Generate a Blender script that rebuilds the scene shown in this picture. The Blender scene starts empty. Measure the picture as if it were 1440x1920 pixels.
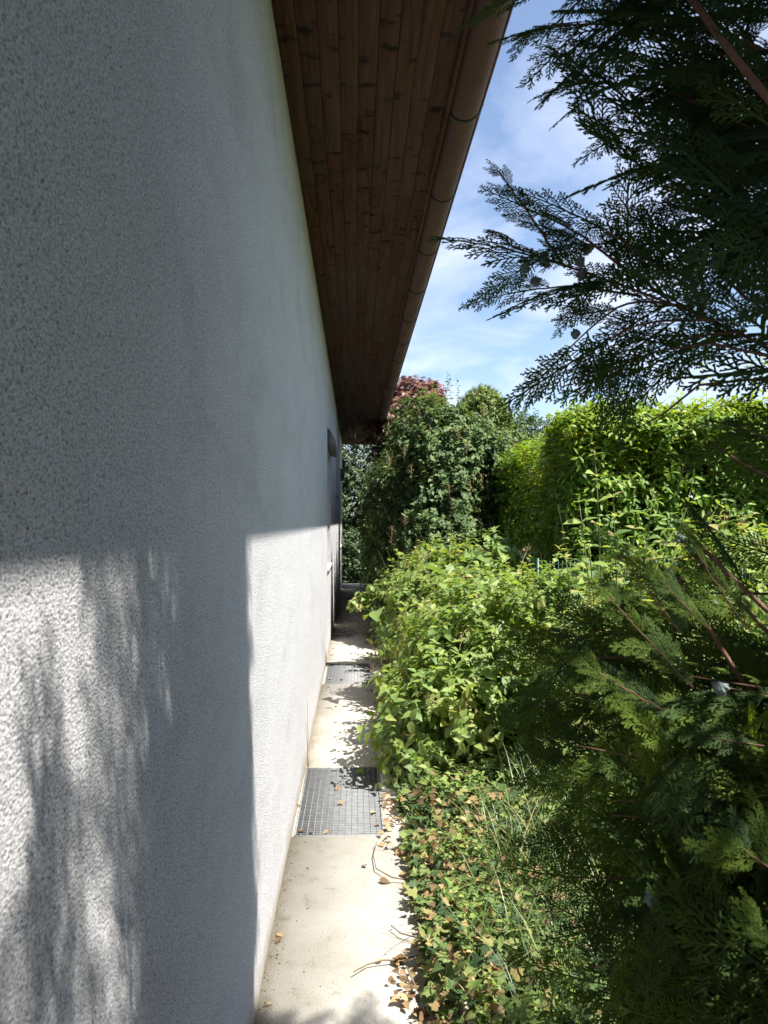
import bpy, bmesh, math, random
import numpy as np
from mathutils import Vector, Matrix

# ------------------------------------------------------------------ camera, sky, sun
scene = bpy.context.scene
COL = scene.collection
R = math.radians

CAM_H = 1.6
FPX = 1442.0                      # focal length in pixels of the 1440 x 1920 photograph
YAW, PITCH = math.atan(55 / FPX), math.atan(18 / FPX)

cam_data = bpy.data.cameras.new('camera')
cam_data.sensor_fit = 'VERTICAL'
cam_data.sensor_height = 36.0
cam_data.lens = FPX / 1920 * 36.0
cam_data.clip_start = 0.05
cam_data.clip_end = 2000
cam_data.dof.use_dof = True
cam_data.dof.focus_distance = 6.5
cam_data.dof.aperture_fstop = 13.0
cam = bpy.data.objects.new('camera', cam_data)
COL.objects.link(cam)
cam.location = (0, 0, CAM_H)
cam.rotation_euler = (math.pi / 2 + PITCH, 0, -YAW)
scene.camera = cam
CAM_M = Matrix.LocRotScale(Vector((0, 0, CAM_H)), cam.rotation_euler.to_quaternion(), None)
CAM_I = np.array(CAM_M.inverted())

SUN_DIR = Vector((1.0, -0.60, 2.21)).normalized()
SUN_EL = math.asin(SUN_DIR.z)
SUN_ROT = math.atan2(SUN_DIR.x, SUN_DIR.y)

world = bpy.data.worlds.new('World')
scene.world = world
world.use_nodes = True
nt = world.node_tree
nt.nodes.clear()
w_out = nt.nodes.new('ShaderNodeOutputWorld')
w_bg = nt.nodes.new('ShaderNodeBackground')
w_sky = nt.nodes.new('ShaderNodeTexSky')
w_sky.sky_type = 'NISHITA'
w_sky.sun_disc = False
w_sky.sun_elevation = SUN_EL
w_sky.sun_rotation = SUN_ROT
w_sky.air_density = 1.0
w_sky.dust_density = 0.3
w_sky.ozone_density = 2.2
w_bg.inputs['Strength'].default_value = 0.075
# thin wispy cloud veil, laid out on a plane high above the garden
w_tc = nt.nodes.new('ShaderNodeTexCoord')
w_sep = nt.nodes.new('ShaderNodeSeparateXYZ')
nt.links.new(w_tc.outputs['Generated'], w_sep.inputs[0])
w_zm = nt.nodes.new('ShaderNodeMath'); w_zm.operation = 'ADD'; w_zm.inputs[1].default_value = 0.12
w_za = nt.nodes.new('ShaderNodeMath'); w_za.operation = 'ABSOLUTE'
nt.links.new(w_sep.outputs['Z'], w_za.inputs[0])
nt.links.new(w_za.outputs[0], w_zm.inputs[0])
w_cmb = nt.nodes.new('ShaderNodeCombineXYZ')
for ax in 'XY':
    d = nt.nodes.new('ShaderNodeMath'); d.operation = 'DIVIDE'
    nt.links.new(w_sep.outputs[ax], d.inputs[0]); nt.links.new(w_zm.outputs[0], d.inputs[1])
    nt.links.new(d.outputs[0], w_cmb.inputs[ax])
w_map = nt.nodes.new('ShaderNodeMapping')
w_map.inputs['Rotation'].default_value = (0, 0, R(20))
w_map.inputs['Scale'].default_value = (1.3, 0.8, 1.0)
w_map.inputs['Location'].default_value = (0.55, 0.15, 0.0)
nt.links.new(w_cmb.outputs[0], w_map.inputs[0])
w_n = nt.nodes.new('ShaderNodeTexNoise')
w_n.inputs['Scale'].default_value = 1.5
w_n.inputs['Detail'].default_value = 9
w_n.inputs['Roughness'].default_value = 0.55
w_n.inputs['Distortion'].default_value = 0.5
nt.links.new(w_map.outputs[0], w_n.inputs['Vector'])
w_rmp = nt.nodes.new('ShaderNodeValToRGB')
w_rmp.color_ramp.elements[0].position = 0.42
w_rmp.color_ramp.elements[0].color = (0.06, 0.06, 0.06, 1)
w_rmp.color_ramp.elements[1].position = 0.72
w_rmp.color_ramp.elements[1].color = (0.8, 0.8, 0.8, 1)
nt.links.new(w_n.outputs['Fac'], w_rmp.inputs[0])
w_mix = nt.nodes.new('ShaderNodeMixRGB')
w_mix.inputs['Color2'].default_value = (5.8, 6.1, 7.2, 1)
nt.links.new(w_rmp.outputs[0], w_mix.inputs['Fac'])
nt.links.new(w_sky.outputs[0], w_mix.inputs['Color1'])
nt.links.new(w_mix.outputs[0], w_bg.inputs['Color'])
nt.links.new(w_bg.outputs[0], w_out.inputs['Surface'])

sun_data = bpy.data.lights.new('sun', 'SUN')
sun_data.energy = 5.0
sun_data.angle = R(0.53)
sun_data.color = (1.0, 0.955, 0.88)
sun = bpy.data.objects.new('sun', sun_data)
COL.objects.link(sun)
sun.location = (10, -6, 22)
sun.rotation_euler = (-SUN_DIR).to_track_quat('-Z', 'Y').to_euler()

vs = scene.view_settings
vs.view_transform = 'Standard'
vs.look = 'None'
vs.gamma = 1.0
vs.exposure = 1.5
scene.cycles.max_bounces = 8
scene.cycles.diffuse_bounces = 4
scene.cycles.transmission_bounces = 6
scene.cycles.sample_clamp_indirect = 4.0


def P(px, py, depth):
    """World point seen at photograph pixel (px, py) at a distance along the view axis."""
    v = Vector(((px - 720) / FPX * depth, -(py - 960) / FPX * depth, -depth))
    return np.array(CAM_M @ v)


def project(p):
    p = np.atleast_2d(p)
    q = p @ CAM_I[:3, :3].T + CAM_I[:3, 3]
    d = np.maximum(-q[:, 2], 1e-4)
    return np.stack([720 + FPX * q[:, 0] / d, 960 - FPX * q[:, 1] / d, -q[:, 2]], 1)


# ------------------------------------------------------------------ mesh helpers
class MB:
    """Collects vertices and faces and links them as one mesh object."""
    def __init__(self):
        self.V, self.L, self.S, self.A, self.n = [], [], [], [], 0

    def add(self, V, faces, rnd=None):
        V = np.asarray(V, float).reshape(-1, 3)
        groups = {}
        for f in faces:
            groups.setdefault(len(f), []).append(f)
        for k, fs in groups.items():
            a = np.asarray(fs, np.int64) + self.n
            self.L.append(a.ravel()); self.S.append(np.full(len(fs), k))
        self.V.append(V)
        self.A.append(np.full(len(V), 0.5 if rnd is None else rnd))
        self.n += len(V)

    def inst(self, tmpl, M, T, rnd=None):
        """k copies of a template (verts, faces): v' = M v + T."""
        tv, tf = tmpl
        k, n = len(T), len(tv)
        if k == 0:
            return
        V = np.einsum('kij,nj->kni', M, tv) + T[:, None, :]
        groups = {}
        for f in tf:
            groups.setdefault(len(f), []).append(f)
        off = (np.arange(k) * n + self.n)[:, None, None]
        for sz, fs in groups.items():
            a = np.asarray(fs, np.int64)[None] + off
            self.L.append(a.ravel()); self.S.append(np.full(k * len(fs), sz))
        self.V.append(V.reshape(-1, 3))
        r = np.random.rand(k) if rnd is None else rnd
        self.A.append(np.repeat(r, n))
        self.n += k * n

    def box(self, lo, hi):
        x0, y0, z0 = lo; x1, y1, z1 = hi
        self.add([(x0, y0, z0), (x1, y0, z0), (x1, y1, z0), (x0, y1, z0), (x0, y0, z1), (x1, y0, z1), (x1, y1, z1), (x0, y1, z1)],
                 [(0, 3, 2, 1), (4, 5, 6, 7), (0, 1, 5, 4), (1, 2, 6, 5), (2, 3, 7, 6), (3, 0, 4, 7)])

    def tube(self, pts, rad, sides=5, rnd=None, caps=True):
        pts = np.asarray(pts, float); k = len(pts)
        rad = np.broadcast_to(np.asarray(rad, float), (k,))
        t = np.gradient(pts, axis=0)
        t /= np.linalg.norm(t, axis=1)[:, None] + 1e-9
        ref = np.array((0.31, 0.2, 0.93)) if abs(t[0, 2]) < 0.9 else np.array((1.0, 0.1, 0.05))
        a = np.cross(t, ref); a /= np.linalg.norm(a, axis=1)[:, None] + 1e-9
        b = np.cross(t, a)
        th = np.arange(sides) / sides * 2 * math.pi
        V = pts[:, None] + rad[:, None, None] * (np.cos(th)[None, :, None] * a[:, None] + np.sin(th)[None, :, None] * b[:, None])
        F = []
        for i in range(k - 1):
            for j in range(sides):
                j2 = (j + 1) % sides
                F.append((i * sides + j, i * sides + j2, (i + 1) * sides + j2, (i + 1) * sides + j))
        if caps and sides > 2:
            F.append(tuple(range(sides - 1, -1, -1)))
            F.append(tuple((k - 1) * sides + j for j in range(sides)))
        self.add(V.reshape(-1, 3), F, rnd)

    def build(self, name, mat, parent=None, smooth=False):
        me = bpy.data.meshes.new(name)
        V = np.concatenate(self.V).astype(np.float32)
        L = np.concatenate(self.L).astype(np.int32)
        S = np.concatenate(self.S).astype(np.int32)
        me.vertices.add(len(V)); me.vertices.foreach_set('co', V.ravel())
        me.loops.add(len(L)); me.loops.foreach_set('vertex_index', L)
        me.polygons.add(len(S))
        st = np.zeros(len(S), np.int32); st[1:] = np.cumsum(S)[:-1]
        me.polygons.foreach_set('loop_start', st)
        me.polygons.foreach_set('loop_total', S)
        at = me.attributes.new('rnd', 'FLOAT', 'POINT')
        at.data.foreach_set('value', np.concatenate(self.A).astype(np.float32))
        me.update(calc_edges=True)
        if smooth:
            me.polygons.foreach_set('use_smooth', np.ones(len(S), bool))
        me.materials.append(mat)
        o = bpy.data.objects.new(name, me)
        COL.objects.link(o)
        if parent is not None:
            o.parent = parent
        return o


def tag(o, label=None, cat=None, group=None, kind=None):
    if label: o['label'] = label
    if cat: o['category'] = cat
    if group: o['group'] = group
    if kind: o['kind'] = kind
    return o


def thing(name, label, cat, group=None):
    o = bpy.data.objects.new(name, None)
    COL.objects.link(o)
    return tag(o, label, cat, group)


def norm(a):
    return a / (np.linalg.norm(a, axis=-1, keepdims=True) + 1e-9)


def frames(d, n):
    """3x3 matrices whose y axis is d and whose z axis is close to n."""
    d = norm(d)
    z = norm(n - (n * d).sum(-1, keepdims=True) * d)
    x = np.cross(d, z)
    return np.stack([x, d, z], -1)


# ------------------------------------------------------------------ materials
def new_mat(name):
    m = bpy.data.materials.new(name)
    m.use_nodes = True
    t = m.node_tree
    b = t.nodes['Principled BSDF']
    return m, t, b


def N(t, kind, **kw):
    n = t.nodes.new(kind)
    for k, v in kw.items():
        if k in n.inputs.keys():
            n.inputs[k].default_value = v
        else:
            setattr(n, k, v)
    return n


def ramp(t, src, stops):
    r = t.nodes.new('ShaderNodeValToRGB')
    e = r.color_ramp.elements
    e[0].position, e[0].color = stops[0][0], (*stops[0][1], 1)
    e[1].position, e[1].color = stops[-1][0], (*stops[-1][1], 1)
    for p, c in stops[1:-1]:
        x = e.new(p); x.color = (*c, 1)
    t.links.new(src, r.inputs[0])
    return r


def leaf_mat(name, stops, trans=0.35, rough=0.45, warm=(1.35, 1.25, 0.45), spec=0.5, patch=0.25):
    """Leaf: reflective face plus light coming through the blade; colour varies from leaf to leaf."""
    m, t, b = new_mat(name)
    at = N(t, 'ShaderNodeAttribute', attribute_name='rnd')
    geo = N(t, 'ShaderNodeTexCoord')
    nz = N(t, 'ShaderNodeTexNoise', Scale=2.3, Detail=3.0)
    t.links.new(geo.outputs['Object'], nz.inputs['Vector'])
    mr = N(t, 'ShaderNodeMath', operation='MULTIPLY_ADD')
    sb = N(t, 'ShaderNodeMath', operation='SUBTRACT'); sb.inputs[1].default_value = 0.5
    t.links.new(nz.outputs['Fac'], sb.inputs[0])
    t.links.new(sb.outputs[0], mr.inputs[0]); mr.inputs[1].default_value = patch * 4
    t.links.new(at.outputs['Fac'], mr.inputs[2])
    rp = ramp(t, mr.outputs[0], stops)
    t.links.new(rp.outputs[0], b.inputs['Base Color'])
    b.inputs['Roughness'].default_value = rough
    b.inputs['Specular IOR Level'].default_value = spec
    tr = N(t, 'ShaderNodeBsdfTranslucent')
    mu = N(t, 'ShaderNodeMixRGB', blend_type='MULTIPLY'); mu.inputs['Fac'].default_value = 1
    mu.inputs['Color2'].default_value = (*warm, 1)
    t.links.new(rp.outputs[0], mu.inputs['Color1'])
    t.links.new(mu.outputs[0], tr.inputs['Color'])
    mx = N(t, 'ShaderNodeMixShader'); mx.inputs[0].default_value = trans
    t.links.new(b.outputs[0], mx.inputs[1]); t.links.new(tr.outputs[0], mx.inputs[2])
    t.links.new(mx.outputs[0], t.nodes['Material Output'].inputs[0])
    return m


def plain_mat(name, c1, c2, scale=8.0, rough=0.7, metal=0.0, bump=0.0, stretch=(1, 1, 1), bscale=60.0):
    m, t, b = new_mat(name)
    tc = N(t, 'ShaderNodeTexCoord'); mp = N(t, 'ShaderNodeMapping'); mp.inputs['Scale'].default_value = stretch
    t.links.new(tc.outputs['Object'], mp.inputs[0])
    nz = N(t, 'ShaderNodeTexNoise', Scale=scale, Detail=6.0)
    t.links.new(mp.outputs[0], nz.inputs['Vector'])
    rp = ramp(t, nz.outputs['Fac'], [(0.3, c1), (0.7, c2)])
    t.links.new(rp.outputs[0], b.inputs['Base Color'])
    b.inputs['Roughness'].default_value = rough
    b.inputs['Metallic'].default_value = metal
    if bump:
        n2 = N(t, 'ShaderNodeTexNoise', Scale=bscale, Detail=4.0)
        t.links.new(mp.outputs[0], n2.inputs['Vector'])
        bp = N(t, 'ShaderNodeBump', Strength=bump, Distance=0.01)
        t.links.new(n2.outputs['Fac'], bp.inputs['Height'])
        t.links.new(bp.outputs[0], b.inputs['Normal'])
    return m


def render_mat():
    """White roughcast render: coarse stone grain under a worn white coat."""
    m, t, b = new_mat('white_roughcast')
    tc = N(t, 'ShaderNodeTexCoord')
    v = N(t, 'ShaderNodeTexVoronoi', Scale=260.0); v.feature = 'SMOOTH_F1'; v.inputs['Smoothness'].default_value = 0.6
    nz = N(t, 'ShaderNodeTexNoise', Scale=370.0, Detail=5.0, Roughness=0.7)
    nb = N(t, 'ShaderNodeTexNoise', Scale=5.0, Detail=3.0)
    nl = N(t, 'ShaderNodeTexNoise', Scale=3.6, Detail=7.0, Roughness=0.62, Distortion=0.4)
    mp = N(t, 'ShaderNodeMapping'); mp.inputs['Scale'].default_value = (1, 0.6, 0.9)
    mpl = N(t, 'ShaderNodeMapping'); mpl.inputs['Scale'].default_value = (1, 0.42, 1.0); mpl.inputs['Rotation'].default_value = (R(-35), 0, 0)
    t.links.new(tc.outputs['Object'], mp.inputs[0]); t.links.new(tc.outputs['Object'], mpl.inputs[0])
    t.links.new(mp.outputs[0], v.inputs['Vector'])
    t.links.new(mp.outputs[0], nz.inputs['Vector'])
    t.links.new(tc.outputs['Object'], nb.inputs['Vector'])
    t.links.new(mpl.outputs[0], nl.inputs['Vector'])
    h = N(t, 'ShaderNodeMath', operation='MULTIPLY_ADD'); h.inputs[1].default_value = 0.8
    iv = N(t, 'ShaderNodeMath', operation='SUBTRACT'); iv.inputs[0].default_value = 1.0
    t.links.new(v.outputs['Distance'], iv.inputs[1])
    t.links.new(iv.outputs[0], h.inputs[0]); t.links.new(nz.outputs['Fac'], h.inputs[2])
    nk2 = N(t, 'ShaderNodeTexNoise', Scale=190.0, Detail=5.0, Roughness=0.75)
    t.links.new(mp.outputs[0], nk2.inputs['Vector'])
    h3 = N(t, 'ShaderNodeMath', operation='MULTIPLY_ADD'); h3.inputs[1].default_value = 1.2
    t.links.new(nk2.outputs['Fac'], h3.inputs[0]); t.links.new(h.outputs[0], h3.inputs[2])
    h2 = N(t, 'ShaderNodeMath', operation='MULTIPLY_ADD'); h2.inputs[1].default_value = 2.0
    t.links.new(nb.outputs['Fac'], h2.inputs[0]); t.links.new(h3.outputs[0], h2.inputs[2])
    bp = N(t, 'ShaderNodeBump', Strength=1.0, Distance=0.0042)
    t.links.new(h2.outputs[0], bp.inputs['Height'])
    t.links.new(bp.outputs[0], b.inputs['Normal'])
    # darker speckles in the pits of the grain
    rp = ramp(t, nz.outputs['Fac'], [(0.34, (0.10, 0.10, 0.105)), (0.47, (0.57, 0.562, 0.578)), (0.62, (0.81, 0.80, 0.815))])
    # coarser pits left by the larger stones of the grain
    nk = N(t, 'ShaderNodeTexNoise', Scale=190.0, Detail=5.0, Roughness=0.75)
    t.links.new(mp.outputs[0], nk.inputs['Vector'])
    rk = ramp(t, nk.outputs['Fac'], [(0.33, (0.26, 0.26, 0.265)), (0.47, (1, 1, 1))])
    mk = N(t, 'ShaderNodeMixRGB', blend_type='MULTIPLY'); mk.inputs['Fac'].default_value = 1
    t.links.new(rp.outputs[0], mk.inputs['Color1']); t.links.new(rk.outputs[0], mk.inputs['Color2'])
    rp = mk
    rl = ramp(t, nl.outputs['Fac'], [(0.30, (0.83, 0.83, 0.825)), (0.48, (0.96, 0.96, 0.96)), (0.68, (1, 1, 1))])
    mu = N(t, 'ShaderNodeMixRGB', blend_type='MULTIPLY'); mu.inputs['Fac'].default_value = 1
    t.links.new(rp.outputs[0], mu.inputs['Color1']); t.links.new(rl.outputs[0], mu.inputs['Color2'])
    # rain streaks and soil splashed up at the foot
    ms = N(t, 'ShaderNodeMapping'); ms.inputs['Scale'].default_value = (1, 7, 0.35)
    t.links.new(tc.outputs['Object'], ms.inputs[0])
    ns = N(t, 'ShaderNodeTexNoise', Scale=2.2, Detail=6.0, Roughness=0.6); t.links.new(ms.outputs[0], ns.inputs['Vector'])
    rs = ramp(t, ns.outputs['Fac'], [(0.25, (0.965, 0.96, 0.955)), (0.55, (1, 1, 1))])
    m2 = N(t, 'ShaderNodeMixRGB', blend_type='MULTIPLY'); m2.inputs['Fac'].default_value = 1
    t.links.new(mu.outputs[0], m2.inputs['Color1']); t.links.new(rs.outputs[0], m2.inputs['Color2'])
    sx = N(t, 'ShaderNodeSeparateXYZ'); t.links.new(tc.outputs['Object'], sx.inputs[0])
    az = N(t, 'ShaderNodeMath', operation='MULTIPLY_ADD'); az.inputs[1].default_value = -0.16
    n6 = N(t, 'ShaderNodeTexNoise', Scale=14.0, Detail=6.0); t.links.new(tc.outputs['Object'], n6.inputs['Vector'])
    t.links.new(n6.outputs['Fac'], az.inputs[0]); t.links.new(sx.outputs['Z'], az.inputs[2])
    mg = N(t, 'ShaderNodeMapRange'); mg.inputs['From Min'].default_value = -0.09; mg.inputs['From Max'].default_value = 0.03
    mg.inputs['To Min'].default_value = 0.8; mg.inputs['To Max'].default_value = 0.0
    t.links.new(az.outputs[0], mg.inputs['Value'])
    m3 = N(t, 'ShaderNodeMixRGB'); m3.inputs['Color2'].default_value = (0.30, 0.25, 0.17, 1)
    t.links.new(mg.outputs[0], m3.inputs['Fac']); t.links.new(m2.outputs[0], m3.inputs['Color1'])
    t.links.new(m3.outputs[0], b.inputs['Base Color'])
    b.inputs['Roughness'].default_value = 0.9
    b.inputs['Specular IOR Level'].default_value = 0.2
    return m


def concrete_mat():
    m, t, b = new_mat('path_concrete')
    tc = N(t, 'ShaderNodeTexCoord')
    n1 = N(t, 'ShaderNodeTexNoise', Scale=3.0, Detail=8.0, Roughness=0.6)
    n2 = N(t, 'ShaderNodeTexNoise', Scale=140.0, Detail=4.0)
    n3 = N(t, 'ShaderNodeTexNoise', Scale=9.0, Detail=9.0, Roughness=0.75)
    for n in (n1, n2, n3):
        t.links.new(tc.outputs['Object'], n.inputs['Vector'])
    r1 = ramp(t, n1.outputs['Fac'], [(0.3, (0.365, 0.342, 0.292)), (0.55, (0.43, 0.412, 0.370)), (0.8, (0.46, 0.445, 0.412))])
    r3 = ramp(t, n3.outputs['Fac'], [(0.30, (0.5, 0.48, 0.43)), (0.42, (0.93, 0.92, 0.9)), (0.6, (1, 1, 1))])
    r2 = ramp(t, n2.outputs['Fac'], [(0.28, (0.40, 0.38, 0.35)), (0.40, (1, 1, 1))])
    m1 = N(t, 'ShaderNodeMixRGB', blend_type='MULTIPLY'); m1.inputs['Fac'].default_value = 0.8
    m2 = N(t, 'ShaderNodeMixRGB', blend_type='MULTIPLY'); m2.inputs['Fac'].default_value = 1
    t.links.new(r1.outputs[0], m1.inputs['Color1']); t.links.new(r3.outputs[0], m1.inputs['Color2'])
    t.links.new(m1.outputs[0], m2.inputs['Color1']); t.links.new(r2.outputs[0], m2.inputs['Color2'])
    # ochre stain along the foot of the wall
    sx = N(t, 'ShaderNodeSeparateXYZ'); t.links.new(tc.outputs['Object'], sx.inputs[0])
    ad = N(t, 'ShaderNodeMath', operation='MULTIPLY_ADD'); ad.inputs[1].default_value = 0.22
    t.links.new(n3.outputs['Fac'], ad.inputs[0]); t.links.new(sx.outputs['X'], ad.inputs[2])
    rs = ramp(t, ad.outputs[0], [(0.0, (1, 1, 1)), (1.0, (0, 0, 0))])
    mrg = N(t, 'ShaderNodeMapRange'); mrg.inputs['From Min'].default_value = -0.225; mrg.inputs['From Max'].default_value = -0.15
    mrg.inputs['To Min'].default_value = 0.55; mrg.inputs['To Max'].default_value = 0.0
    t.links.new(ad.outputs[0], mrg.inputs['Value'])
    t.nodes.remove(rs)
    m3 = N(t, 'ShaderNodeMixRGB'); m3.inputs['Color2'].default_value = (0.27, 0.225, 0.145, 1)
    t.links.new(mrg.outputs[0], m3.inputs['Fac']); t.links.new(m2.outputs[0], m3.inputs['Color1'])
    t.links.new(m3.outputs[0], b.inputs['Base Color'])
    bp = N(t, 'ShaderNodeBump', Strength=0.4, Distance=0.003)
    t.links.new(n2.outputs['Fac'], bp.inputs['Height']); t.links.new(bp.outputs[0], b.inputs['Normal'])
    b.inputs['Roughness'].default_value = 0.9
    b.inputs['Specular IOR Level'].default_value = 0.2
    return m


def soffit_mat():
    """Dark stained pine boards with knots; colour changes from board to board."""
    m, t, b = new_mat('stained_pine')
    tc = N(t, 'ShaderNodeTexCoord'); at = N(t, 'ShaderNodeAttribute', attribute_name='rnd')
    mp = N(t, 'ShaderNodeMapping'); mp.inputs['Scale'].default_value = (22, 0.9, 1)
    cb = N(t, 'ShaderNodeCombineXYZ'); mlt = N(t, 'ShaderNodeMath', operation='MULTIPLY'); mlt.inputs[1].default_value = 37.0
    t.links.new(at.outputs['Fac'], mlt.inputs[0]); t.links.new(mlt.outputs[0], cb.inputs['Y']); t.links.new(mlt.outputs[0], cb.inputs['Z'])
    va = N(t, 'ShaderNodeVectorMath', operation='ADD')
    t.links.new(tc.outputs['Object'], va.inputs[0]); t.links.new(cb.outputs[0], va.inputs[1])
    t.links.new(va.outputs[0], mp.inputs[0])
    g = N(t, 'ShaderNodeTexNoise', Scale=3.0, Detail=7.0, Distortion=0.6)
    t.links.new(mp.outputs[0], g.inputs['Vector'])
    r1 = ramp(t, g.outputs['Fac'], [(0.3, (0.048, 0.020, 0.013)), (0.5, (0.080, 0.034, 0.023)), (0.72, (0.115, 0.053, 0.038))])
    mk = N(t, 'ShaderNodeMapping'); mk.inputs['Scale'].default_value = (9, 13, 1)
    t.links.new(va.outputs[0], mk.inputs[0])
    k = N(t, 'ShaderNodeTexNoise', Scale=1.0, Detail=3.0); t.links.new(mk.outputs[0], k.inputs['Vector'])
    rk = ramp(t, k.outputs['Fac'], [(0.31, (0.16, 0.16, 0.17)), (0.42, (1, 1, 1))])
    mu = N(t, 'ShaderNodeMixRGB', blend_type='MULTIPLY'); mu.inputs['Fac'].default_value = 1
    t.links.new(r1.outputs[0], mu.inputs['Color1']); t.links.new(rk.outputs[0], mu.inputs['Color2'])
    hv = N(t, 'ShaderNodeHueSaturation'); mr = N(t, 'ShaderNodeMapRange')
    mr.inputs['To Min'].default_value = 0.90; mr.inputs['To Max'].default_value = 1.12
    t.links.new(at.outputs['Fac'], mr.inputs['Value']); t.links.new(mr.outputs[0], hv.inputs['Value'])
    t.links.new(mu.outputs[0], hv.inputs['Color'])
    t.links.new(hv.outputs[0], b.inputs['Base Color'])
    b.inputs['Roughness'].default_value = 0.65
    b.inputs['Specular IOR Level'].default_value = 0.12
    bp = N(t, 'ShaderNodeBump', Strength=0.35, Distance=0.003)
    t.links.new(g.outputs['Fac'], bp.inputs['Height']); t.links.new(bp.outputs[0], b.inputs['Normal'])
    return m


M = {}
M['render'] = render_mat()
M['concrete'] = concrete_mat()
M['soffit'] = soffit_mat()
M['gutter'] = plain_mat('brown_gutter_coating', (0.076, 0.032, 0.024), (0.128, 0.058, 0.044), 7, 0.8, 0.0, 0.12, (1, 0.4, 1), 30)
M['strap'] = plain_mat('dark_bracket_metal', (0.03, 0.02, 0.016), (0.05, 0.034, 0.026), 20, 0.6)
M['tile'] = plain_mat('brown_roof_tile', (0.16, 0.07, 0.045), (0.24, 0.11, 0.07), 6, 0.85, 0, 0.4)
M['shutter'] = plain_mat('grey_brown_shutter_box', (0.09, 0.085, 0.08), (0.13, 0.12, 0.115), 10, 0.6)
M['frame'] = plain_mat('window_frame_paint', (0.55, 0.54, 0.51), (0.62, 0.61, 0.58), 5, 0.4)
M['sill'] = plain_mat('stone_sill', (0.34, 0.32, 0.29), (0.42, 0.40, 0.37), 18, 0.8, 0, 0.2)
gm, gt, gb = new_mat('window_glass')
gb.inputs['Base Color'].default_value = (0.03, 0.035, 0.04, 1); gb.inputs['Roughness'].default_value = 0.04
M['glass'] = gm
M['zinc'] = plain_mat('galvanised_steel', (0.12, 0.125, 0.13), (0.20, 0.205, 0.21), 25, 0.7, 0.0, 0.1)
M['bar'] = plain_mat('bright_galvanised_steel', (0.13, 0.135, 0.14), (0.20, 0.205, 0.21), 25, 0.6, 0.0, 0.1)
M['pit'] = plain_mat('light_well_grey', (0.035, 0.035, 0.035), (0.06, 0.06, 0.06), 14, 0.9, 0, 0.3)
M['soil'] = plain_mat('garden_soil', (0.035, 0.026, 0.017), (0.085, 0.062, 0.04), 5, 0.95, 0, 0.8)
M['lawn'] = plain_mat('rough_lawn', (0.035, 0.055, 0.016), (0.075, 0.095, 0.03), 3, 0.95, 0, 0.8)
M['kerb'] = plain_mat('weathered_edging', (0.30, 0.27, 0.23), (0.44, 0.40, 0.35), 12, 0.85, 0, 0.4, (1, 0.2, 1))
M['bark'] = plain_mat('cypress_bark', (0.07, 0.036, 0.024), (0.17, 0.085, 0.052), 14, 0.85, 0, 0.6, (1, 1, 0.25))
M['stem'] = plain_mat('shrub_stem', (0.10, 0.07, 0.04), (0.20, 0.15, 0.09), 10, 0.85)
M['green_stem'] = plain_mat('green_stem', (0.09, 0.11, 0.035), (0.17, 0.16, 0.07), 10, 0.7)
M['dry'] = leaf_mat('dry_leaf_brown', [(0.0, (0.11, 0.068, 0.036)), (0.5, (0.27, 0.18, 0.095)), (1.0, (0.42, 0.32, 0.17))], 0.25, 0.7, (1.2, 1, 0.7), 0.2, 0.05)
M['straw'] = leaf_mat('dry_stalk', [(0.0, (0.24, 0.18, 0.09)), (1.0, (0.42, 0.35, 0.20))], 0.2, 0.7, (1.1, 1, 0.7), 0.2, 0.05)
M['seed'] = leaf_mat('spent_flower', [(0.0, (0.18, 0.12, 0.06)), (0.6, (0.36, 0.26, 0.14)), (1.0, (0.46, 0.37, 0.22))], 0.25, 0.8, (1.1, 1, 0.7), 0.2, 0.05)
M['wire'] = plain_mat('green_wire_coating', (0.03, 0.11, 0.095), (0.045, 0.15, 0.13), 10, 0.5)
M['cone'] = plain_mat('cypress_cone', (0.09, 0.12, 0.12), (0.17, 0.21, 0.21), 60, 0.8)
M['lf_lilac'] = leaf_mat('lilac_leaf', [(0.0, (0.045, 0.088, 0.032)), (0.55, (0.10, 0.165, 0.066)), (0.95, (0.18, 0.225, 0.08))], 0.35, 0.6, (1.2, 1.2, 0.5), 0.3)
M['lf_spirea'] = leaf_mat('soft_shrub_leaf', [(0.0, (0.06, 0.125, 0.028)), (0.45, (0.17, 0.265, 0.065)), (0.82, (0.29, 0.36, 0.09)), (1.0, (0.31, 0.27, 0.10))], 0.45, 0.55)
M['lf_big'] = leaf_mat('large_pale_leaf', [(0.0, (0.11, 0.19, 0.05)), (0.6, (0.17, 0.26, 0.07)), (1.0, (0.22, 0.29, 0.11))], 0.42, 0.5)
M['lf_laurel'] = leaf_mat('laurel_leaf', [(0.0, (0.055, 0.125, 0.016)), (0.5, (0.125, 0.235, 0.026)), (0.85, (0.25, 0.34, 0.038)), (1.0, (0.32, 0.35, 0.045))], 0.42, 0.5, (1.4, 1.25, 0.35), 0.3)
M['lf_clip'] = leaf_mat('clipped_shrub_leaf', [(0.0, (0.075, 0.14, 0.025)), (1.0, (0.20, 0.25, 0.05))], 0.32, 0.5)
M['lf_red'] = leaf_mat('copper_leaf', [(0.0, (0.10, 0.045, 0.036)), (0.6, (0.19, 0.088, 0.070)), (1.0, (0.28, 0.16, 0.115))], 0.3, 0.5, (1.4, 0.8, 0.7))
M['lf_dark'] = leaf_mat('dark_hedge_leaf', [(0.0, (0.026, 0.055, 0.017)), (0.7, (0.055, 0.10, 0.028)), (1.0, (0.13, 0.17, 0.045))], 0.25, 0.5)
M['lf_ivy'] = leaf_mat('ivy_leaf', [(0.0, (0.026, 0.055, 0.020)), (0.4, (0.075, 0.13, 0.038)), (0.78, (0.15, 0.20, 0.055)), (0.92, (0.25, 0.21, 0.08)), (1.0, (0.24, 0.15, 0.075))], 0.25, 0.6, (1.3, 1.2, 0.5), 0.25, 0.15)
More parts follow.
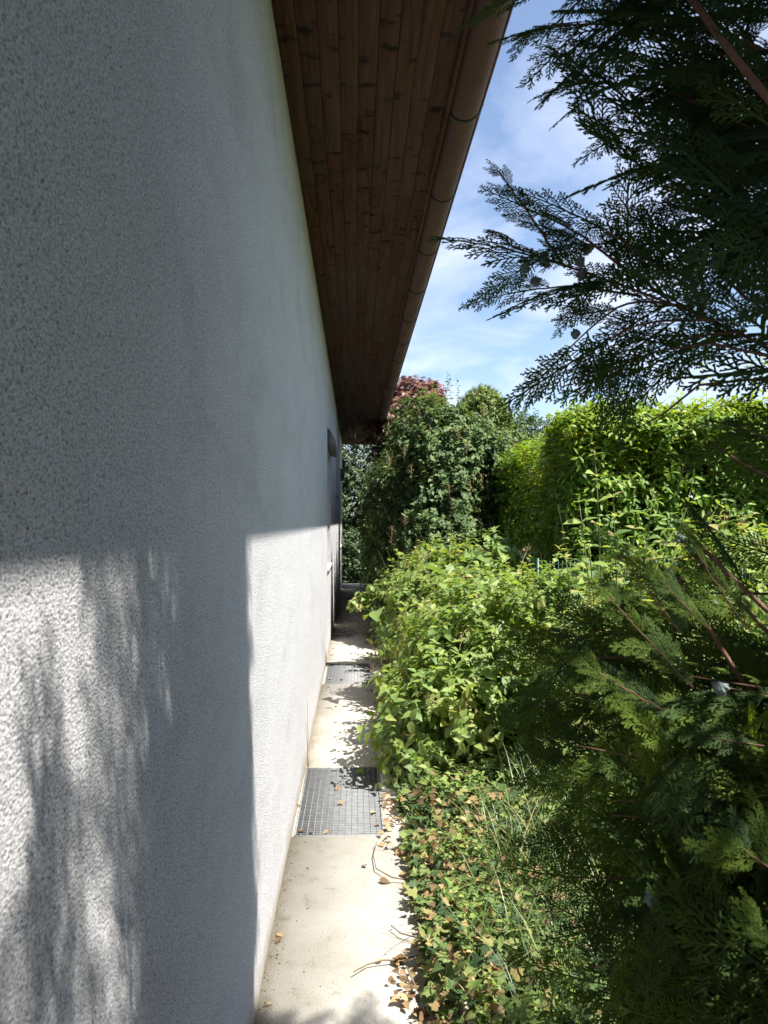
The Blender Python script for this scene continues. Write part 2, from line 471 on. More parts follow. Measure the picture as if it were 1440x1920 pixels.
M['lf_grass'] = leaf_mat('grass_blade', [(0.0, (0.050, 0.095, 0.028)), (0.7, (0.10, 0.155, 0.05)), (1.0, (0.26, 0.235, 0.10))], 0.3, 0.45)
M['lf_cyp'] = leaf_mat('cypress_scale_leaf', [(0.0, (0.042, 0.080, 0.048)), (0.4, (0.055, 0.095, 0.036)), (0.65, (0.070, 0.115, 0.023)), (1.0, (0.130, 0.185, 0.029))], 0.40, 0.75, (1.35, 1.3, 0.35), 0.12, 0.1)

# ------------------------------------------------------------------ house
WX = -0.322                # face of the wall
Y0, Y1 = -5.0, 19.5        # wall ends
SOF = 3.60                 # soffit height
house = thing('house', 'white roughcast house wall in half shade under a dark boarded eave', 'house')

windows = [(9.1, 10.3, 1.05, 2.46), (13.3, 14.1, 2.08, 2.70), (17.2, 18.4, 1.05, 2.56)]
mb = MB()
ys = sorted({Y0, Y1, *[w[0] for w in windows], *[w[1] for w in windows]})
zs = sorted({-0.3, SOF + 0.03, *[w[2] for w in windows], *[w[3] for w in windows]})
for i in range(len(ys) - 1):
    for j in range(len(zs) - 1):
        cy, cz = (ys[i] + ys[i + 1]) / 2, (zs[j] + zs[j + 1]) / 2
        if any(w[0] < cy < w[1] and w[2] < cz < w[3] for w in windows):
            continue
        mb.add([(WX, ys[i], zs[j]), (WX, ys[i + 1], zs[j]), (WX, ys[i + 1], zs[j + 1]), (WX, ys[i], zs[j + 1])], [(0, 1, 2, 3)])
RV = 0.16
for (a, b, c, d) in windows:      # reveals
    x0, x1 = WX - RV, WX
    mb.add([(x0, a, c), (x1, a, c), (x1, a, d), (x0, a, d)], [(0, 1, 2, 3)])
    mb.add([(x0, b, c), (x0, b, d), (x1, b, d), (x1, b, c)], [(0, 1, 2, 3)])
    mb.add([(x0, a, d), (x1, a, d), (x1, b, d), (x0, b, d)], [(0, 1, 2, 3)])
    mb.add([(x0, a, c), (x0, b, c), (x1, b, c), (x1, a, c)], [(0, 1, 2, 3)])
# gable ends, back wall
XB = -8.5
for y, s in ((Y0, 1), (Y1, -1)):
    q = [(WX, y, -0.3), (WX, y, SOF + 0.03), ((WX + XB) / 2, y, SOF + 2.1), (XB, y, SOF + 0.03), (XB, y, -0.3)]
    mb.add(q, [tuple(range(5)) if s > 0 else tuple(range(4, -1, -1))])
mb.add([(XB, Y0, -0.3), (XB, Y0, SOF + 0.03), (XB, Y1, SOF + 0.03), (XB, Y1, -0.3)], [(0, 1, 2, 3)])
mb.build('wall', M['render'], house)

for i, (a, b, c, d) in enumerate(windows):
    xf = WX - RV
    f = MB()
    fw = 0.07
    f.box((xf - 0.05, a, c), (xf, b, c + fw)); f.box((xf - 0.05, a, d - fw), (xf, b, d))
    f.box((xf - 0.05, a, c + fw), (xf, a + fw, d - fw)); f.box((xf - 0.05, b - fw, c + fw), (xf, b, d - fw))
    if b - a > 1:
        ym = (a + b) / 2
        f.box((xf - 0.05, ym - 0.045, c + fw), (xf, ym + 0.045, d - fw))
    fr = f.build('window', M['frame'], house)
    g = MB(); g.box((xf - 0.04, a + fw * 0.5, c + fw * 0.5), (xf - 0.022, b - fw * 0.5, d - fw * 0.5)); g.build('pane', M['glass'], fr)
    s = MB(); s.box((xf, a - 0.03, c - 0.05), (WX + 0.022, b + 0.03, c + 0.004))
    s.build('sill', M['sill'], fr)
    if i != 1:                    # sloping shutter box above the two tall windows
        h = MB()
        prof = [(WX - 0.01, d + 0.02), (WX - 0.01, d + 0.25), (WX + 0.03, d + 0.225), (WX + 0.085, d + 0.12), (WX + 0.085, d - 0.01)]
        n = len(prof)
        V = [(x, yy, z) for yy in (a - 0.03, b + 0.03) for x, z in prof]
        F = [(k, (k + 1) % n, n + (k + 1) % n, n + k) for k in range(n)] + [tuple(range(n - 1, -1, -1)), tuple(range(n, 2 * n))]
        h.add(V, F); h.build('shutter_box', M['shutter'], fr)

# soffit: tongue-and-groove boards running along the wall, butt joints staggered
rng = np.random.default_rng(5)
SX1 = 0.437
nb = 9
bw = (SX1 - WX) / nb
mb = MB()
for i in range(nb):
    y = Y0 - 0.3
    x0, x1 = WX + i * bw, WX + (i + 1) * bw
    first = True
    while y < Y1 + 0.3:
        L = rng.uniform(1.2, 3.6) if first else 3.6 + rng.uniform(-0.6, 0.6)
        first = False
        y2 = min(y + L, Y1 + 0.35)
        zo = rng.uniform(-0.0015, 0.0015)
        g = 0.0022
        a0, a1, b0, b1 = x0 + 0.0008, x1 - 0.0008, y + 0.002, y2 - 0.002
        zt = SOF + 0.03
        V = [(a0, b0, zt), (a1, b0, zt), (a1, b1, zt), (a0, b1, zt),
             (a0, b0, SOF + g + zo), (a1, b0, SOF + g + zo), (a1, b1, SOF + g + zo), (a0, b1, SOF + g + zo),
             (a0 + g, b0 + 0.001, SOF + zo), (a1 - g * 2.2, b0 + 0.001, SOF + zo), (a1 - g * 2.2, b1 - 0.001, SOF + zo), (a0 + g, b1 - 0.001, SOF + zo)]
        F = [(0, 1, 2, 3), (0, 4, 5, 1), (1, 5, 6, 2), (2, 6, 7, 3), (3, 7, 4, 0),
             (4, 8, 9, 5), (5, 9, 10, 6), (6, 10, 11, 7), (7, 11, 8, 4), (8, 11, 10, 9)]
        mb.add(V, F, rng.random())
        y = y2
mb.build('soffit', M['soffit'], house)

# roof slab with tiles, fascia and verge boards
PITCHR = R(24)
mb = MB()
xr, xe = (WX + XB) / 2, 0.455
zr = SOF + 0.13 + (xe - xr) * math.tan(PITCHR)
ya, yb = Y0 - 0.32, Y1 + 0.36
ze = SOF + 0.13
for (p, q) in (((xe, ze), (xr, zr)), ((xr, zr), (2 * xr - xe, ze))):
    V = [(p[0], ya, p[1]), (p[0], yb, p[1]), (q[0], yb, q[1]), (q[0], ya, q[1])]
    V += [(x, y, z + 0.09) for x, y, z in V]
    mb.add(V, [(0, 1, 2, 3), (7, 6, 5, 4), (0, 4, 5, 1), (1, 5, 6, 2), (2, 6, 7, 3), (3, 7, 4, 0)])
roof = mb.build('roof', M['tile'], house)
mb = MB(); mb.box((SX1 + 0.001, ya + 0.01, SOF - 0.012), (SX1 + 0.02, yb - 0.01, SOF + 0.128))
mb.build('fascia', M['soffit'], house)
mb = MB(); mb.box((WX + 0.002, yb - 0.012, SOF - 0.012), (SX1 - 0.001, yb + 0.008, SOF + 0.15))
mb.build('verge_board', M['soffit'], house)

# half-round gutter with its brackets
GX, GZ, GR = 0.537, 3.648, 0.078
mb = MB()
arc = np.linspace(math.pi, 2 * math.pi, 17)
prof = [(GX + GR * math.cos(t), GZ + GR * math.sin(t)) for t in arc]
th = np.linspace(math.pi * 0.85, -math.pi * 0.9, 8)
bead = [(GX + GR + 0.008 + 0.008 * math.cos(t), GZ + 0.002 + 0.009 * math.sin(t)) for t in th]
prof_in = [(GX + (GR - 0.003) * math.cos(t), GZ + (GR - 0.003) * math.sin(t)) for t in arc[::-1]]
ring = prof + bead[::-1] + prof_in
n = len(ring)
V = [(x, yy, z) for yy in (ya + 0.02, yb) for x, z in ring]
mb.add(V, [(k, n + k, n + (k + 1) % n, (k + 1) % n) for k in range(n)])
gutter = mb.build('gutter', M['gutter'], house, True)
mb = MB()
disc = [(GX + (GR - 0.001) * math.cos(t), GZ + (GR - 0.001) * math.sin(t)) for t in arc]
mb.add([(x, yb - 0.004, z) for x, z in disc], [tuple(range(len(disc)))])
mb.build('gutter_end_cap', M['gutter'], gutter)
yy = -4.85
strap0 = None
while yy < Y1 + 0.2:
    if strap0 is None:
        mb = MB()
        o_, i_ = GR + 0.007, GR + 0.0004
        arc2 = np.linspace(math.pi, 2 * math.pi, 21)
        rp = [(GX + o_ * math.cos(t), GZ + o_ * math.sin(t)) for t in arc2] + [(GX + o_ + 0.013, GZ + 0.006)] + [(GX + i_ * math.cos(t), GZ + i_ * math.sin(t)) for t in arc2[::-1]]
        k = len(rp)
        V = [(x, w, z) for w in (-0.009, 0.009) for x, z in rp]
        F = [(a, (a + 1) % k, k + (a + 1) % k, k + a) for a in range(k)]
        half = 21
        for a in range(half - 1):
            F.append((a, k - 1 - a, k - 2 - a, a + 1)); F.append((k + a, k + a + 1, 2 * k - 2 - a, 2 * k - 1 - a))
        mb.add(V, F)
        s = strap0 = mb.build('bracket', M['strap'], gutter)
    else:
        s = strap0.copy(); COL.objects.link(s); s.parent = gutter
    s.location = (0, yy, 0)
    yy += 0.955

# ------------------------------------------------------------------ ground, path, light wells
grates = [(-0.309, 0.152, 3.94, 5.02), (-0.300, 0.165, 7.61, 8.67)]
PX1 = 0.33
mb = MB()
ys = sorted({-5.0, 19.9, *[g[2] for g in grates], *[g[3] for g in grates]})
for i in range(len(ys) - 1):
    a, b = ys[i], ys[i + 1]
    g = [g for g in grates if abs(g[2] - a) < 1e-6]
    if g:
        mb.box((WX + 0.001, a, -0.12), (g[0][0], b, 0)); mb.box((g[0][1], a, -0.12), (PX1, b, 0))
    else:
        mb.box((WX + 0.001, a, -0.12), (PX1, b, 0))
tag(mb.build('path', M['concrete']), kind='structure')

for i, (xa, xb, a, b) in enumerate(grates):
    gt_ = thing('light_well_grate', ['galvanised steel mesh grate over the near light well in the concrete path',
                                     'galvanised steel mesh grate over the far light well in the concrete path'][i], 'grate', 'light well grates in the path')
    f = MB(); t_, z1 = 0.008, 0.004
    f.box((xa, a, -0.03), (xb, a + t_, z1)); f.box((xa, b - t_, -0.03), (xb, b, z1))
    f.box((xa, a + t_, -0.03), (xa + t_, b - t_, z1)); f.box((xb - t_, a + t_, -0.03), (xb, b - t_, z1))
    f.build('frame', M['zinc'], gt_)
    f = MB()
    nx = 14
    for k in range(1, nx):
        x = xa + (xb - xa) * k / nx
        f.box((x - 0.0013, a + t_, -0.022), (x + 0.0013, b - t_, 0.001))
    f.build('bearing_bars', M['bar'], gt_)
    f = MB()
    ny = int((b - a) / 0.022)
    for k in range(1, ny):
        y = a + (b - a) * k / ny
        f.box((xa + t_, y - 0.0010, -0.016), (xb - t_, y + 0.0010, -0.0005))
    f.build('cross_bars', M['bar'], gt_)
    f = MB(); dp = -0.85
    f.add([(xa, a, dp), (xb, a, dp), (xb, b, dp), (xa, b, dp)], [(0, 1, 2, 3)])
    f.add([(xa, a, dp), (xa, a, -0.03), (xb, a, -0.03), (xb, a, dp)], [(0, 1, 2, 3)])
    f.add([(xa, b, dp), (xb, b, dp), (xb, b, -0.03), (xa, b, -0.03)], [(0, 1, 2, 3)])
    f.add([(xa, a, dp), (xa, b, dp), (xa, b, -0.03), (xa, a, -0.03)], [(0, 1, 2, 3)])
    f.add([(xb, a, dp), (xb, a, -0.03), (xb, b, -0.03), (xb, b, dp)], [(0, 1, 2, 3)])
    f.build('shaft', M['pit'], gt_)

mb = MB()
xs, yg = [-400, XB, WX, PX1 - 0.02, 400], [-400, Y0, Y1 + 0.38, 400]
for i in range(4):
    for j in range(3):
        if j == 1 and i in (1, 2):
            continue
        mb.add([(xs[i], yg[j], -0.06), (xs[i + 1], yg[j], -0.06), (xs[i + 1], yg[j + 1], -0.06), (xs[i], yg[j + 1], -0.06)], [(0, 1, 2, 3)])
tag(mb.build('ground', M['lawn']), kind='structure')


def wav(x, y, s=1.0):
    return (np.sin(2.1 * x * s + 1.3 * y * s) + np.sin(3.7 * y * s - 1.1 * x * s + 1.0) + np.sin(5.3 * x * s + 4.1 * y * s + 2.0)) / 3


mb = MB()
gx, gy = np.linspace(0.315, 4.6, 44), np.linspace(-3, 21, 160)
XX, YY = np.meshgrid(gx, gy, indexing='ij')
edge = np.clip((XX - 0.315) / 0.25, 0, 1)
ZZ = -0.03 + 0.06 * edge + 0.03 * wav(XX, YY) * edge + np.random.default_rng(1).normal(0, 0.006, XX.shape)
V = np.stack([XX, YY, ZZ], -1).reshape(-1, 3)
nx_, ny_ = XX.shape
I = np.arange(nx_ * ny_).reshape(nx_, ny_)
mb.add(V, np.stack([I[:-1, :-1], I[1:, :-1], I[1:, 1:], I[:-1, 1:]], -1).reshape(-1, 4).tolist())
tag(mb.build('soil', M['soil'], None, True), kind='structure')

# ------------------------------------------------------------------ plant helpers
def leaf_template(widths, fold=0.25, curl=0.18, wave=0.0):
    """widths: list of (t, half-width). Blade along +y, face +z, folded along the midrib."""
    V, F, prev = [], [], None
    for (t, w) in widths:
        z = -curl * t * t
        if w <= 1e-6:
            V.append((0, t, z)); cur = (len(V) - 1,)
        else:
            V += [(-w, t, z + fold * w), (0, t, z), (w, t, z + fold * w + wave * (t - .5))]
            cur = (len(V) - 3, len(V) - 2, len(V) - 1)
        if prev is not None:
            if len(prev) == 1 and len(cur) == 3:
                F += [(prev[0], cur[1], cur[0]), (prev[0], cur[2], cur[1])]
            elif len(prev) == 3 and len(cur) == 3:
                F += [(prev[0], prev[1], cur[1], cur[0]), (prev[1], prev[2], cur[2], cur[1])]
            elif len(prev) == 3:
                F += [(prev[0], prev[1], cur[0]), (prev[1], prev[2], cur[0])]
        prev = cur
    return np.array(V, float), F


T_OVATE = leaf_template([(0, 0), (.12, .16), (.35, .31), (.65, .22), (.86, .08), (1, 0)], 0.3, 0.22)
T_HEART = leaf_template([(0.04, 0), (0, .16), (.2, .34), (.5, .31), (.78, .13), (1, 0)], 0.3, 0.2)
T_SIMPLE = leaf_template([(0, 0), (.3, .28), (.68, .2), (1, 0)], 0.3, 0.2)
T_LAUREL = leaf_template([(0, 0), (.3, .15), (.65, .17), (1, 0)], 0.35, 0.25)
T_NARROW = leaf_template([(0, 0), (.4, .13), (1, 0)], 0.3, 0.3)


def ivy_template():
    out = [(0, 0), (.26, -.05), (.50, .18), (.27, .34), (.30, .62), (.12, .66), (0, 1.0)]
    V = [(0, 0.32, 0.0)]; F = []
    pts = [(x, y) for x, y in out] + [(-x, y) for x, y in out[-2:0:-1]]
    for x, y in pts:
        V.append((x, y, 0.16 * abs(x) - 0.12 * y * y))
    n = len(pts)
    for k in range(n):
        F.append((0, 1 + k, 1 + (k + 1) % n))
    return np.array(V, float), F


def palmate_template():
    V = [(0, 0.3, 0)]; F = []
    pts = [(0, 0)]
    tips = [(-100, .5), (-50, .72), (0, .8), (50, .72), (100, .5)]
    for k, (a, r) in enumerate(tips):
        a1 = math.radians(a)
        pts.append((math.sin(a1) * r, 0.3 + math.cos(a1) * r))
        if k < 4:
            a2 = math.radians(a + 25)
            pts.append((math.sin(a2) * .24, 0.3 + math.cos(a2) * .24))
    for x, y in pts:
        V.append((x, y, -0.25 * (x * x + (y - .3) ** 2)))
    n = len(pts)
    for k in range(n):
        F.append((0, 1 + (k + 1) % n, 1 + k))
    return np.array(V, float), F


T_IVY, T_PALM = ivy_template(), palmate_template()


def lump(p, rng, freq, k=6):
    """Smooth random field about -1..1 over points p."""
    out = np.zeros(len(p))
    for _ in range(k):
        d = norm(rng.normal(size=3)) * freq * rng.uniform(0.6, 1.6)
        out += np.sin(p @ d + rng.uniform(0, 6.28))
    return out / math.sqrt(k) * 0.9


def ellipsoid_points(lobes, n, rng, depth=0.5, rough=0.12, clump=3.5, thin=0.0):
    """Points through the outer part of a union of ellipsoids, in clumps, with the outward direction."""
    w = np.array([r[0] * r[2] + r[1] * r[2] + r[0] * r[1] for _, r in lobes]); w /= w.sum()
    which = rng.choice(len(lobes), n, p=w)
    C = np.array([c for c, _ in lobes])[which]; Rr = np.array([r for _, r in lobes])[which]
    d = norm(rng.normal(size=(n, 3)))
    dep = depth * rng.random(n) ** 1.7
    p = C + Rr * d * (1 - dep)[:, None]
    field_rng = np.random.default_rng(int(rng.integers(1e6)))
    f = lump(p, field_rng, clump)
    p = p + d * (rough * f * (1 - dep))[:, None]
    out = norm(d / Rr)
    keep = p[:, 2] > 0.03
    if thin > 0:
        keep &= rng.random(n) > thin * np.clip(-f + 0.1, 0, 1)
    for i, (c, r) in enumerate(lobes):
        inside = ((((p - np.array(c)) / np.array(r)) ** 2).sum(1) < 0.30) & (which != i)
        keep &= ~inside
    return p[keep], out[keep]


def box_points(lo, hi, n, rng, faces='FLTRB', depth=0.4, rough=0.08, clump=2.5, rnd_corner=0.25):
    lo, hi = np.array(lo, float), np.array(hi, float); s = hi - lo
    spec = {'F': (1, 0), 'B': (1, 1), 'L': (0, 0), 'R': (0, 1), 'T': (2, 1)}
    area = {k: np.prod(np.delete(s, spec[k][0])) for k in faces}
    tot = sum(area.values())
    PP, OO = [], []
    for k in faces:
        m = int(n * area[k] / tot); ax, side = spec[k]
        p = lo + s * rng.random((m, 3))
        dep = depth * rng.random(m) ** 1.5
        p[:, ax] = (lo[ax] + dep) if side == 0 else (hi[ax] - dep)
        o = np.zeros((m, 3)); o[:, ax] = -1 if side == 0 else 1
        PP.append(p); OO.append(o)
    p, o = np.concatenate(PP), np.concatenate(OO)
    f = lump(p, np.random.default_rng(int(rng.integers(1e6))), clump)
    p += o * (rough * f)[:, None]
    # round the upper edges
    q = np.zeros_like(p)
    for ax in (0, 1):
        q[:, ax] = np.maximum(0, (lo[ax] + rnd_corner) - p[:, ax]) - np.maximum(0, p[:, ax] - (hi[ax] - rnd_corner))
    up = np.maximum(0, p[:, 2] - (hi[2] - rnd_corner))
    rr = np.sqrt(q[:, 0] ** 2 + q[:, 1] ** 2 + up ** 2)
    over = (rr > rnd_corner) & (up > 0)
    p[over, 2] -= (rr[over] - rnd_corner)
    k = p[:, 2] > 0.03
    return p[k], o[k]


def twigs(fol, stm, p, out, rng, tmpl, leaf, twig, per, up=0.45, spread=0.5, sag=0.15, face_up=0.7, stem_r=0.0018, pairs=False, rb=(0, 1)):
    """A leafy twig at each point p: fol collects leaves, stm the twig wood."""
    n = len(p)
    d = norm(out * 0.75 + np.array((0, 0, up)) + rng.normal(size=(n, 3)) * spread)
    L = rng.uniform(twig[0], twig[1], n)
    side = norm(np.cross(d, rng.normal(size=(n, 3))))
    oth = np.cross(d, side)
    tw = rng.random(n)
    for k in range(per):
        t = (k + 0.6) / per
        if pairs:
            ang = (k // 2) * math.pi / 2 + (k % 2) * math.pi
            t = (k // 2 + 0.8) / (per / 2)
        else:
            ang = k * 2.4
        ang = ang + rng.normal(0, 0.25, n)
        lat = side * np.cos(ang)[:, None] + oth * np.sin(ang)[:, None]
        base = p + d * (L * t)[:, None]
        base[:, 2] -= sag * L * t * t
        ld = norm(d * (0.35 + 0.6 * (t > .95)) + lat * 0.95 + np.array((0, 0, -sag)) + rng.normal(size=(n, 3)) * 0.15)
        nm = norm(np.array((0, 0, face_up)) + out * 0.35 + d * 0.3 + rng.normal(size=(n, 3)) * 0.3)
        sc = rng.uniform(leaf[0], leaf[1], n) * (1.0 - 0.35 * max(0, t - 0.5))
        Mx = frames(ld, nm) * sc[:, None, None]
        Mx[:, :, 0] *= rng.uniform(0.85, 1.15, n)[:, None]
        r = np.clip(0.25 * tw + 0.6 * rng.random(n) + 0.15 * t, 0, 1)
        fol.inst(tmpl, Mx, base, rb[0] + (rb[1] - rb[0]) * r)
    if stm is not None:
        tm = (np.array([(-1, 0, 0), (1, 0, 0), (0, 0, 1.7), (-.4, 1, 0), (.4, 1, 0), (0, 1, .7)], float), [(0, 1, 4, 3), (1, 2, 5, 4), (2, 0, 3, 5)])
        Mx = frames(norm(d * L[:, None] + np.stack([0 * L, 0 * L, -sag * L], 1)), np.tile((0., 0.2, 1.), (n, 1)))
        Mx[:, :, 0] *= stem_r; Mx[:, :, 2] *= stem_r; Mx[:, :, 1] *= L[:, None]
        stm.inst(tm, Mx, p)


def limbs(stm, base, targets, rng, r0=0.02, sides=6, spread=0.12):
    for tg in targets:
        b = np.array(base) + np.append(rng.normal(0, spread, 2), 0)
        b[2] = -0.05
        tg = np.array(tg)
        m1 = b + (tg - b) * 0.35 + rng.normal(0, 0.06, 3) + np.array((0, 0, 0.12 * np.linalg.norm(tg - b)))
        m2 = b + (tg - b) * 0.7 + rng.normal(0, 0.06, 3) + np.array((0, 0, 0.08 * np.linalg.norm(tg - b)))
        ts = np.linspace(0, 1, 9)[:, None]
        pts = (1 - ts) ** 3 * b + 3 * ts * (1 - ts) ** 2 * m1 + 3 * ts ** 2 * (1 - ts) * m2 + ts ** 3 * tg
        stm.tube(pts, np.linspace(r0, r0 * 0.25, 9), sides)


def shrub(name, label, cat, lobes, n, mat, tmpl, leaf, twig=(0.1, 0.25), per=7, seed=0, stem_mat='stem', group=None, depth=0.55,
          rough=0.1, clump=4.0, thin=0.4, nl=14, r0=0.014, base=None, **kw):
    rng = np.random.default_rng(seed)
    root = thing(name, label, cat, group)
    fol, stm = MB(), MB()
    p, o = ellipsoid_points(lobes, n, rng, depth, rough, clump, thin)
    twigs(fol, stm, p, o, rng, tmpl, leaf, twig, per, **kw)
    if base is None:
        base = (lobes[0][0][0], lobes[0][0][1], 0)
    idx = rng.choice(len(p), nl)
    limbs(stm, base, p[idx] - o[idx] * 0.05, rng, r0)
    return root, fol, stm, rng


def finish(root, fol, stm, mat, stem_mat='stem', fname='foliage', sname='stems'):
    fol.build(fname, M[mat], root)
    stm.build(sname, M[stem_mat], root)
    return root


# ------------------------------------------------------------------ shrubs and trees of the background
r_ = shrub('lilac_bush', 'tall grey-green leafy bush standing beyond the low shrubs near the end of the house', 'bush',
           [((1.05, 10.3, 1.50), (0.80, 0.8, 1.5)), ((1.75, 10.6, 1.35), (0.62, 0.7, 1.45)), ((0.72, 10.2, 1.0), (0.46, 0.6, 1.05)),
            ((1.36, 10.5, 2.50), (0.54, 0.5, 0.74)), ((1.95, 10.4, 2.05), (0.46, 0.5, 0.70)), ((0.80, 10.5, 1.95), (0.42, 0.45, 0.62)), ((1.0, 11.7, 1.5), (0.6, 0.9, 1.55))],
           9500, 'lf_lilac', T_HEART, (0.05, 0.085), (0.10, 0.24), 7, seed=11, depth=0.6, rough=0.24, clump=4.5, thin=0.75, nl=40, r0=0.012, up=0.5, sag=0.25)
rng = r_[3]
sh = np.array([P(838, 735, 10.4), P(860, 760, 10.4), P(815, 755, 10.4), P(975, 800, 10.4), P(770, 790, 10.4), P(800, 775, 10.3), P(845, 750, 10.5), P(985, 850, 10.2), P(740, 830, 10.2), P(955, 790, 10.4)])
twigs(r_[1], r_[2], sh, np.tile((0., 0, 1.), (10, 1)), rng, T_HEART, (0.05, 0.075), (0.3, 0.45), 10, up=1, spread=0.12)
finish(r_[0], r_[1], r_[2], 'lf_lilac')
# faded brown flower panicles on the lilac
pp, oo = ellipsoid_points([((1.2, 10.2, 1.9), (0.9, 0.85, 1.4))], 90, rng, 0.05)
pp = pp[pp[:, 1] < 10.1][:22]
for q in pp:
    k = 40; fl = MB()
    c = q + rng.normal(0, 0.018, (k, 3)) + np.outer(rng.random(k), (0, 0, 0.11))
    fl.inst(T_NARROW, frames(norm(rng.normal(size=(k, 3))), rng.normal(size=(k, 3))) * 0.022, c)
    fl.tube([q - np.array((0, 0, 0.1)), q + np.array((0, 0, 0.11))], 0.002, 4)
    fl.build('faded_flower', M['seed'], r_[0])

r_ = shrub('round_topped_shrub', 'light green round-topped shrub rising behind the tall grey-green bush', 'shrub',
           [((2.22, 13.2, 2.0), (0.60, 0.6, 1.92)), ((2.0, 13.2, 1.5), (0.65, 0.6, 1.5)), ((2.25, 13.2, 3.2), (0.5, 0.5, 0.70))], 13000, 'lf_clip', T_SIMPLE, (0.035, 0.06), (0.05, 0.14), 8, seed=12, depth=0.4,
           rough=0.05, thin=0.3, nl=16, up=0.6)
finish(r_[0], r_[1], r_[2], 'lf_clip')

r_ = shrub('copper_leaved_tree', 'copper-red leaved tree showing above the bush beside the gutter end', 'tree',
           [((1.12, 15.6, 3.85), (0.55, 0.6, 0.70)), ((0.80, 15.6, 3.6), (0.40, 0.5, 0.62)), ((1.55, 15.7, 3.95), (0.36, 0.4, 0.58))], 2600, 'lf_red', T_PALM, (0.06, 0.10), (0.12, 0.28), 7, seed=13,
           depth=0.7, rough=0.24, thin=0.5, nl=22, r0=0.03, base=(1.1, 15.7, 0), sag=0.6, up=0.3)
tr = MB(); tr.tube([(1.1, 15.7, -0.1), (1.12, 15.72, 1.0), (1.06, 15.68, 2.0), (1.12, 15.6, 3.0)], [0.09, 0.075, 0.06, 0.03], 8)
tr.build('trunk', M['stem'], r_[0], True)
finish(r_[0], r_[1], r_[2], 'lf_red', 'stem', 'crown', 'limbs')

bgs = [
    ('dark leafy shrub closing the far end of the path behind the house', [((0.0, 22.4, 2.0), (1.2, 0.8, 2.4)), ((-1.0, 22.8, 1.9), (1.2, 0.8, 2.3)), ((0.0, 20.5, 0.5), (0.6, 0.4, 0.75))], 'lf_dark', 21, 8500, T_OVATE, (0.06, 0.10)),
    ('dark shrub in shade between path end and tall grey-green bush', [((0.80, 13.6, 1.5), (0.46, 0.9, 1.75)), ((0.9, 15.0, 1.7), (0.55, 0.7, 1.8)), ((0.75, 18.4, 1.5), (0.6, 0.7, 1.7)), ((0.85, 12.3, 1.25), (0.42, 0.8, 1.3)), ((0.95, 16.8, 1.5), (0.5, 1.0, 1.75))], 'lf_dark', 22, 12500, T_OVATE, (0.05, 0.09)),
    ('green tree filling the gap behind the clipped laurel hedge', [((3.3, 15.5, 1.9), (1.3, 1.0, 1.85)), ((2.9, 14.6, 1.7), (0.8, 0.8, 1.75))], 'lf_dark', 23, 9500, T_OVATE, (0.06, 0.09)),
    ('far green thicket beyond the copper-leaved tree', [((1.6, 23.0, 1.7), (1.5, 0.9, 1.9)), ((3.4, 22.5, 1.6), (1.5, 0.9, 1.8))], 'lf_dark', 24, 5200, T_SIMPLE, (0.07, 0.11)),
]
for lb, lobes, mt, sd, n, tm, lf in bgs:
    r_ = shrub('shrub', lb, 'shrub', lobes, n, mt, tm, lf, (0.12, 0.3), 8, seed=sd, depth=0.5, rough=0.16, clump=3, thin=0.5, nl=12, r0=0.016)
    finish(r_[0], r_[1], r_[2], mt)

# clipped laurel hedge: one arm across the view, one arm running back along the bed
rng = np.random.default_rng(31)
hedge = thing('laurel_hedge', 'tall clipped laurel hedge with glossy yellow-green tops on the right', 'hedge')
fol, stm = MB(), MB()
for lo, hi, n, fc in (((1.90, 6.5, 0), (5.2, 7.5, 2.54), 11500, 'FLTB'), ((2.0, 7.4, 0), (2.9, 12.0, 2.46), 5600, 'LTBR')):
    p, o = box_points(lo, hi, n, rng, fc, 0.45, 0.07, 3.0, 0.3)
    top = p[:, 2] > hi[2] - 0.55
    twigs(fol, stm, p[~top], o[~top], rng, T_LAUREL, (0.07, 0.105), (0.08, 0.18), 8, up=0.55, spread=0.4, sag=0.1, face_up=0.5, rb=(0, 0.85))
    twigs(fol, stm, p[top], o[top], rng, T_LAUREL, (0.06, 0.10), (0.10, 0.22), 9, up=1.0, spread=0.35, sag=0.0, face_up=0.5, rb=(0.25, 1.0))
for k in range(40):
    x, y = (rng.uniform(1.9, 5.1), rng.uniform(6.75, 7.25)) if k < 24 else (rng.uniform(2.3, 2.6), rng.uniform(7.6, 10.6))
    limbs(stm, (x, y, 0), [(x + rng.normal(0, .2), y + rng.normal(0, .15), 2.2)], rng, 0.02)
sh = np.stack([rng.uniform(1.9, 5, 40), rng.uniform(6.55, 7.4, 40), np.full(40, 2.47)], 1)
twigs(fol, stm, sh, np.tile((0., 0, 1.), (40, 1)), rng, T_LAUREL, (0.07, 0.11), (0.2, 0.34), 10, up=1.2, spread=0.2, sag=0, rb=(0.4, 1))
sh = np.array([P(1405, 770, 6.7), P(1430, 760, 6.7), P(1325, 775, 6.7)])
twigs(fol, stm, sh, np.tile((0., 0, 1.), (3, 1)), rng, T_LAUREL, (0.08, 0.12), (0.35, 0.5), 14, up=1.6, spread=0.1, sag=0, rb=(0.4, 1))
finish(hedge, fol, stm, 'lf_laurel')

